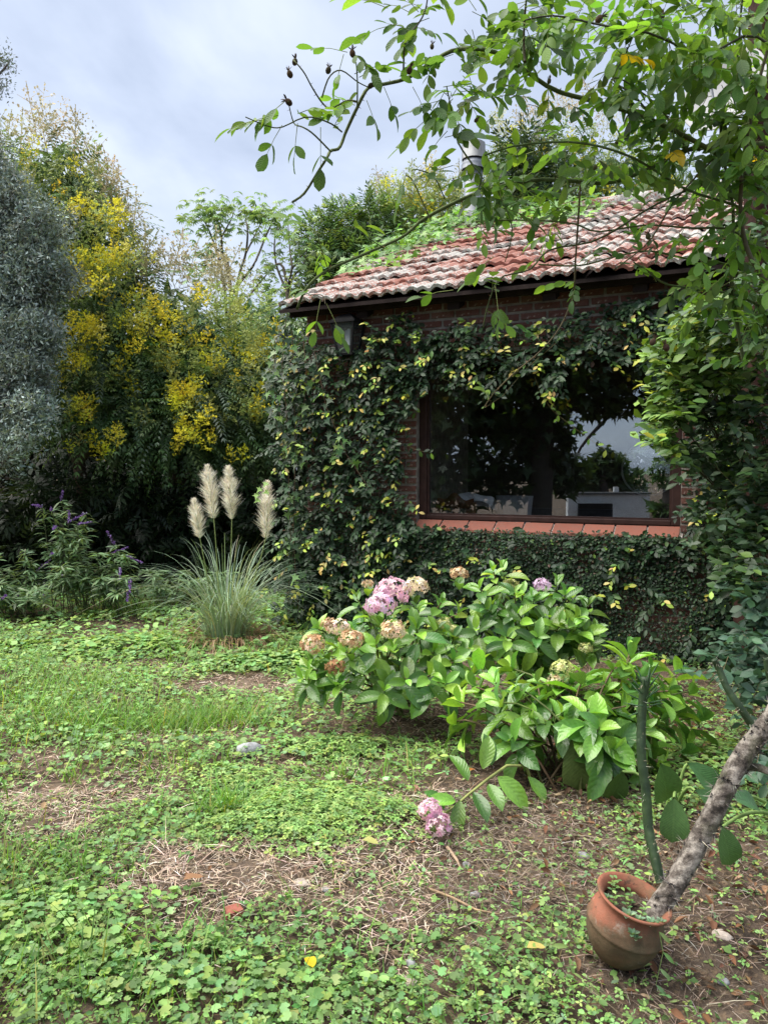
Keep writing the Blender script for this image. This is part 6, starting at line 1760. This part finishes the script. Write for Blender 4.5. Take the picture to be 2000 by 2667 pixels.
for (px, py, k_) in bl:
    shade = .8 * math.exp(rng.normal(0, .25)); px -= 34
    d = cyp_d - .5 + rng.normal(0, .2); e_ = at(px, py, d)
    st0 = np.array([cb[0], cb[1], max(.5, e_[2] - .5)])
    Q = smooth_path([st0, st0 * .4 + e_ * .6 + np.array([0, 0, -.08]), e_], 9); s.tube(Q, np.linspace(.022, .005, 9), 5, (.12, .10, .09), cap=False)
    n = int(330 * k_); u = rng.random(n) ** .6
    i = np.minimum((u * 8).astype(int), 7); p = Q[i] + (Q[i + 1] - Q[i]) * (u * 8 - i)[:, None] + rng.normal(0, 1, (n, 3)) * np.array([.12, .13, .08]) * (1.05 - .35 * u[:, None])
    ax = nrm(e_ - st0)
    dd = nrm(ax * .8 + np.array([0, 0, .25]) + rng.normal(0, .8, (n, 3))); M = frames(dd, rdir(n)) * (.055 + .045 * rng.random(n))[:, None, None]
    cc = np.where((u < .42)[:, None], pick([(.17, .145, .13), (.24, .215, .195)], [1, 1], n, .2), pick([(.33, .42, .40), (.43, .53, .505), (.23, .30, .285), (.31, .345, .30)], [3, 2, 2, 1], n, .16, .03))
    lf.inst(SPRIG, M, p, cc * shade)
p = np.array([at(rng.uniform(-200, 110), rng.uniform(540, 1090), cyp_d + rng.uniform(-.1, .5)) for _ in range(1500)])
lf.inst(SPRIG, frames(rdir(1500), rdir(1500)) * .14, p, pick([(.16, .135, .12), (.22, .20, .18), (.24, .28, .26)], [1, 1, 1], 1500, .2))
# a higher branch tip reaching in from the side
for (px, py) in ((-20, 180), (10, 160), (20, 190), (5, 215), (-15, 225), (-40, 200), (30, 145), (0, 140), (15, 235)):
    n = 12; e_ = at(px - 14, py, 7.6); lf.inst(SPRIG, frames(nrm(np.array([.8, 0, .35]) + rng.normal(0, .35, (n, 3))), rdir(n)) * (.035 + .03 * rng.random(n))[:, None, None], e_ + rng.normal(0, .045, (n, 3)), pick([(.20, .25, .24), (.15, .17, .16)], [1, 1], n))
s.tube(smooth_path([np.array([cb[0], cb[1], 5.2]), at(-80, 260, 7.7), at(0, 190, 7.6), at(30, 150, 7.6)], 9), np.linspace(.03, .004, 9), 5, (.10, .08, .07), cap=False)
part('trunk', s, BARK, cyp); part('crown', lf, leaf_mat('cypress_spray', rough=.7, spec=.1, trans=.12), cyp)

# dark undergrowth and woodland that close the view
def mass(name, label, cat, x0, x1, y0, y1, z0, z1, n, size, cols, w, seed=0):
    x = rng.uniform(x0, x1, n); y = rng.uniform(y0, y1, n); z = z0 + (z1 - z0) * rng.random(n) ** .85
    top = z1 * (.72 + .28 * np.sin(x * 1.3 + seed) * np.sin(x * .6 + y + seed)); z = np.minimum(z, top + rng.normal(0, .15, n))
    M = frames(rdir(n) + np.array([0, 0, -.3]), nrm(np.array([0, -.5, .8]) + rng.normal(0, .5, (n, 3)))) * (size * (.6 + .8 * rng.random(n)))[:, None, None]
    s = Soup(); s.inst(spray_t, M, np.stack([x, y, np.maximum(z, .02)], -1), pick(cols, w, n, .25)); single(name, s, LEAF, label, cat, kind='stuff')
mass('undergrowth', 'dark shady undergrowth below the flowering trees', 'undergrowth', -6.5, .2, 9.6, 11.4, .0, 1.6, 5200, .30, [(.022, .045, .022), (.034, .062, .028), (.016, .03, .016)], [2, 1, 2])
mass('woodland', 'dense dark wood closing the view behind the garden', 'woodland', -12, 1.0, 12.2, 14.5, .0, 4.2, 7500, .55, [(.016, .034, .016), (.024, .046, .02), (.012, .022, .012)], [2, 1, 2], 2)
mass('far_woodland', 'green wood standing behind the house', 'woodland', 0, 16, 18.5, 21, .0, 4.4, 4500, .7, [(.05, .10, .035), (.07, .14, .045), (.035, .07, .03)], [2, 1, 2], 4)
mass('side_woodland', 'dark wood beyond the cypress at the side', 'woodland', -14, -9.5, 4, 12.5, .0, 4.5, 4000, .5, [(.03, .06, .025), (.04, .08, .03)], [1, 1], 1)

# ================================================================== what the window pane mirrors, behind the viewer
def mirrored(px, py, d):
    p = at(px, py, d); q = (p - HA) @ hv
    return p - 2 * q * hv
def back_tree(label, px, d, cl, n, size, cols, th=4.5):
    b = mirrored(px, 1500, d); b[2] = 0
    t = thing('plane_tree', label, 'tree', b, 'plane trees behind the viewer')
    s = Soup(); s.tube([b, b + np.array([.1, 0, th * .5]), b + np.array([.1, .1, th])], [.24, .19, .12], 10, (.05, .042, .036)); lf = Soup()
    for (x_, y_, dd_, rx, ry) in cl:
        c0 = mirrored(x_, y_, dd_); m = int(n * rx * ry / sum(q[3] * q[4] for q in cl)); rad = np.array([rx, rx, ry]) * dd_ / 2000
        dr = rdir(m); p = c0 + dr * rad * (.25 + .75 * rng.random((m, 1)) ** .6)
        p = p[p[:, 2] > .4]; m = len(p)
        lf.inst(IVY, frames(nrm(rng.normal(0, 1, (m, 3)) + np.array([0, 0, -.6])), nrm(np.array([0, 0, 1]) + rng.normal(0, .5, (m, 3)))) * (size * (.7 + .6 * rng.random(m)))[:, None, None], p, pick(cols, [1] * len(cols), m, .2))
        if x_ < 1500: s.tube(smooth_path([b + np.array([.1, .1, 3.2]), (b + np.array([.1, .1, 4.2])) * .4 + c0 * .6, c0], 7), np.linspace(.08, .015, 7), 5, (.05, .042, .036), cap=False)
    part('trunk', s, BARK, t); part('crown', lf, LEAF, t)
DK = [(.035, .065, .03), (.05, .09, .035), (.025, .05, .025)]
back_tree('big dark plane tree mirrored in the window pane', 1392, 14, [(1180, 1050, 14, 140, 150), (1180, 1250, 14.5, 140, 90), (1320, 1000, 14, 140, 140), (1330, 1200, 14.5, 120, 120), (1440, 960, 13.5, 110, 110), (1420, 1120, 14, 90, 110), (1550, 960, 13, 130, 110), (1650, 930, 13, 110, 70), (1570, 1060, 12.8, 70, 34), (1690, 1040, 12.6, 55, 40), (1470, 1230, 14.5, 60, 70), (1060, 1100, 15, 120, 200)], 6500, .22, DK)
back_tree('round green tree mirrored at the far end of the pane', 1740, 17, [(1760, 1080, 17, 50, 130), (1735, 1230, 17, 45, 50), (1780, 1000, 17, 90, 130), (1740, 1330, 17, 50, 40)], 1800, .24, [(.05, .10, .03), (.08, .15, .04)])
back_tree('far small tree mirrored above the white garden wall', 1560, 26, [(1520, 1250, 26, 50, 40), (1580, 1210, 26, 50, 45), (1630, 1250, 26, 50, 35), (1470, 1260, 26, 40, 30)], 1500, .3, [(.04, .075, .035), (.06, .10, .04)], 1.4)
wl = thing('garden_barbecue', 'low white garden barbecue wall with dark grill opening mirrored in the pane', 'barbecue', mirrored(1580, 1345, 20) * np.array([1, 1, 0]))
WHITE = matte('white_render', (.72, .72, .72), .85, .15, .06, 4, .1)
def wallbox(name, px0, px1, ztop, zbot, d, th, mat):
    a, b = mirrored(px0, 1300, d), mirrored(px1, 1300, d); a[2] = b[2] = 0
    u = nrm(b - a); nv = np.array([-u[1], u[0], 0]); V = []
    for z in (zbot, ztop):
        for (p, o_) in ((a, 0), (b, 0), (b, th), (a, th)): V.append(p + nv * o_ + np.array([0, 0, z]))
    s = Soup(); s.add(V, [(0, 3, 2, 1), (4, 5, 6, 7), (0, 1, 5, 4), (1, 2, 6, 5), (2, 3, 7, 6), (3, 0, 4, 7)]); part(name, s, mat, wl, smooth=False)
wallbox('white_wall', 1475, 1690, .92, 0, 20.3, -.25, WHITE); wallbox('coping', 1470, 1695, .98, .922, 20.25, -.35, matte('coping_grey', (.12, .12, .12), .8, .2, .2, 6, .1))
wallbox('grill_box', 1500, 1588, .70, .3, 20.0, .15, BLACK); wallbox('chimney_stub', 1596, 1608, 1.12, .985, 20.4, -.12, WHITE)
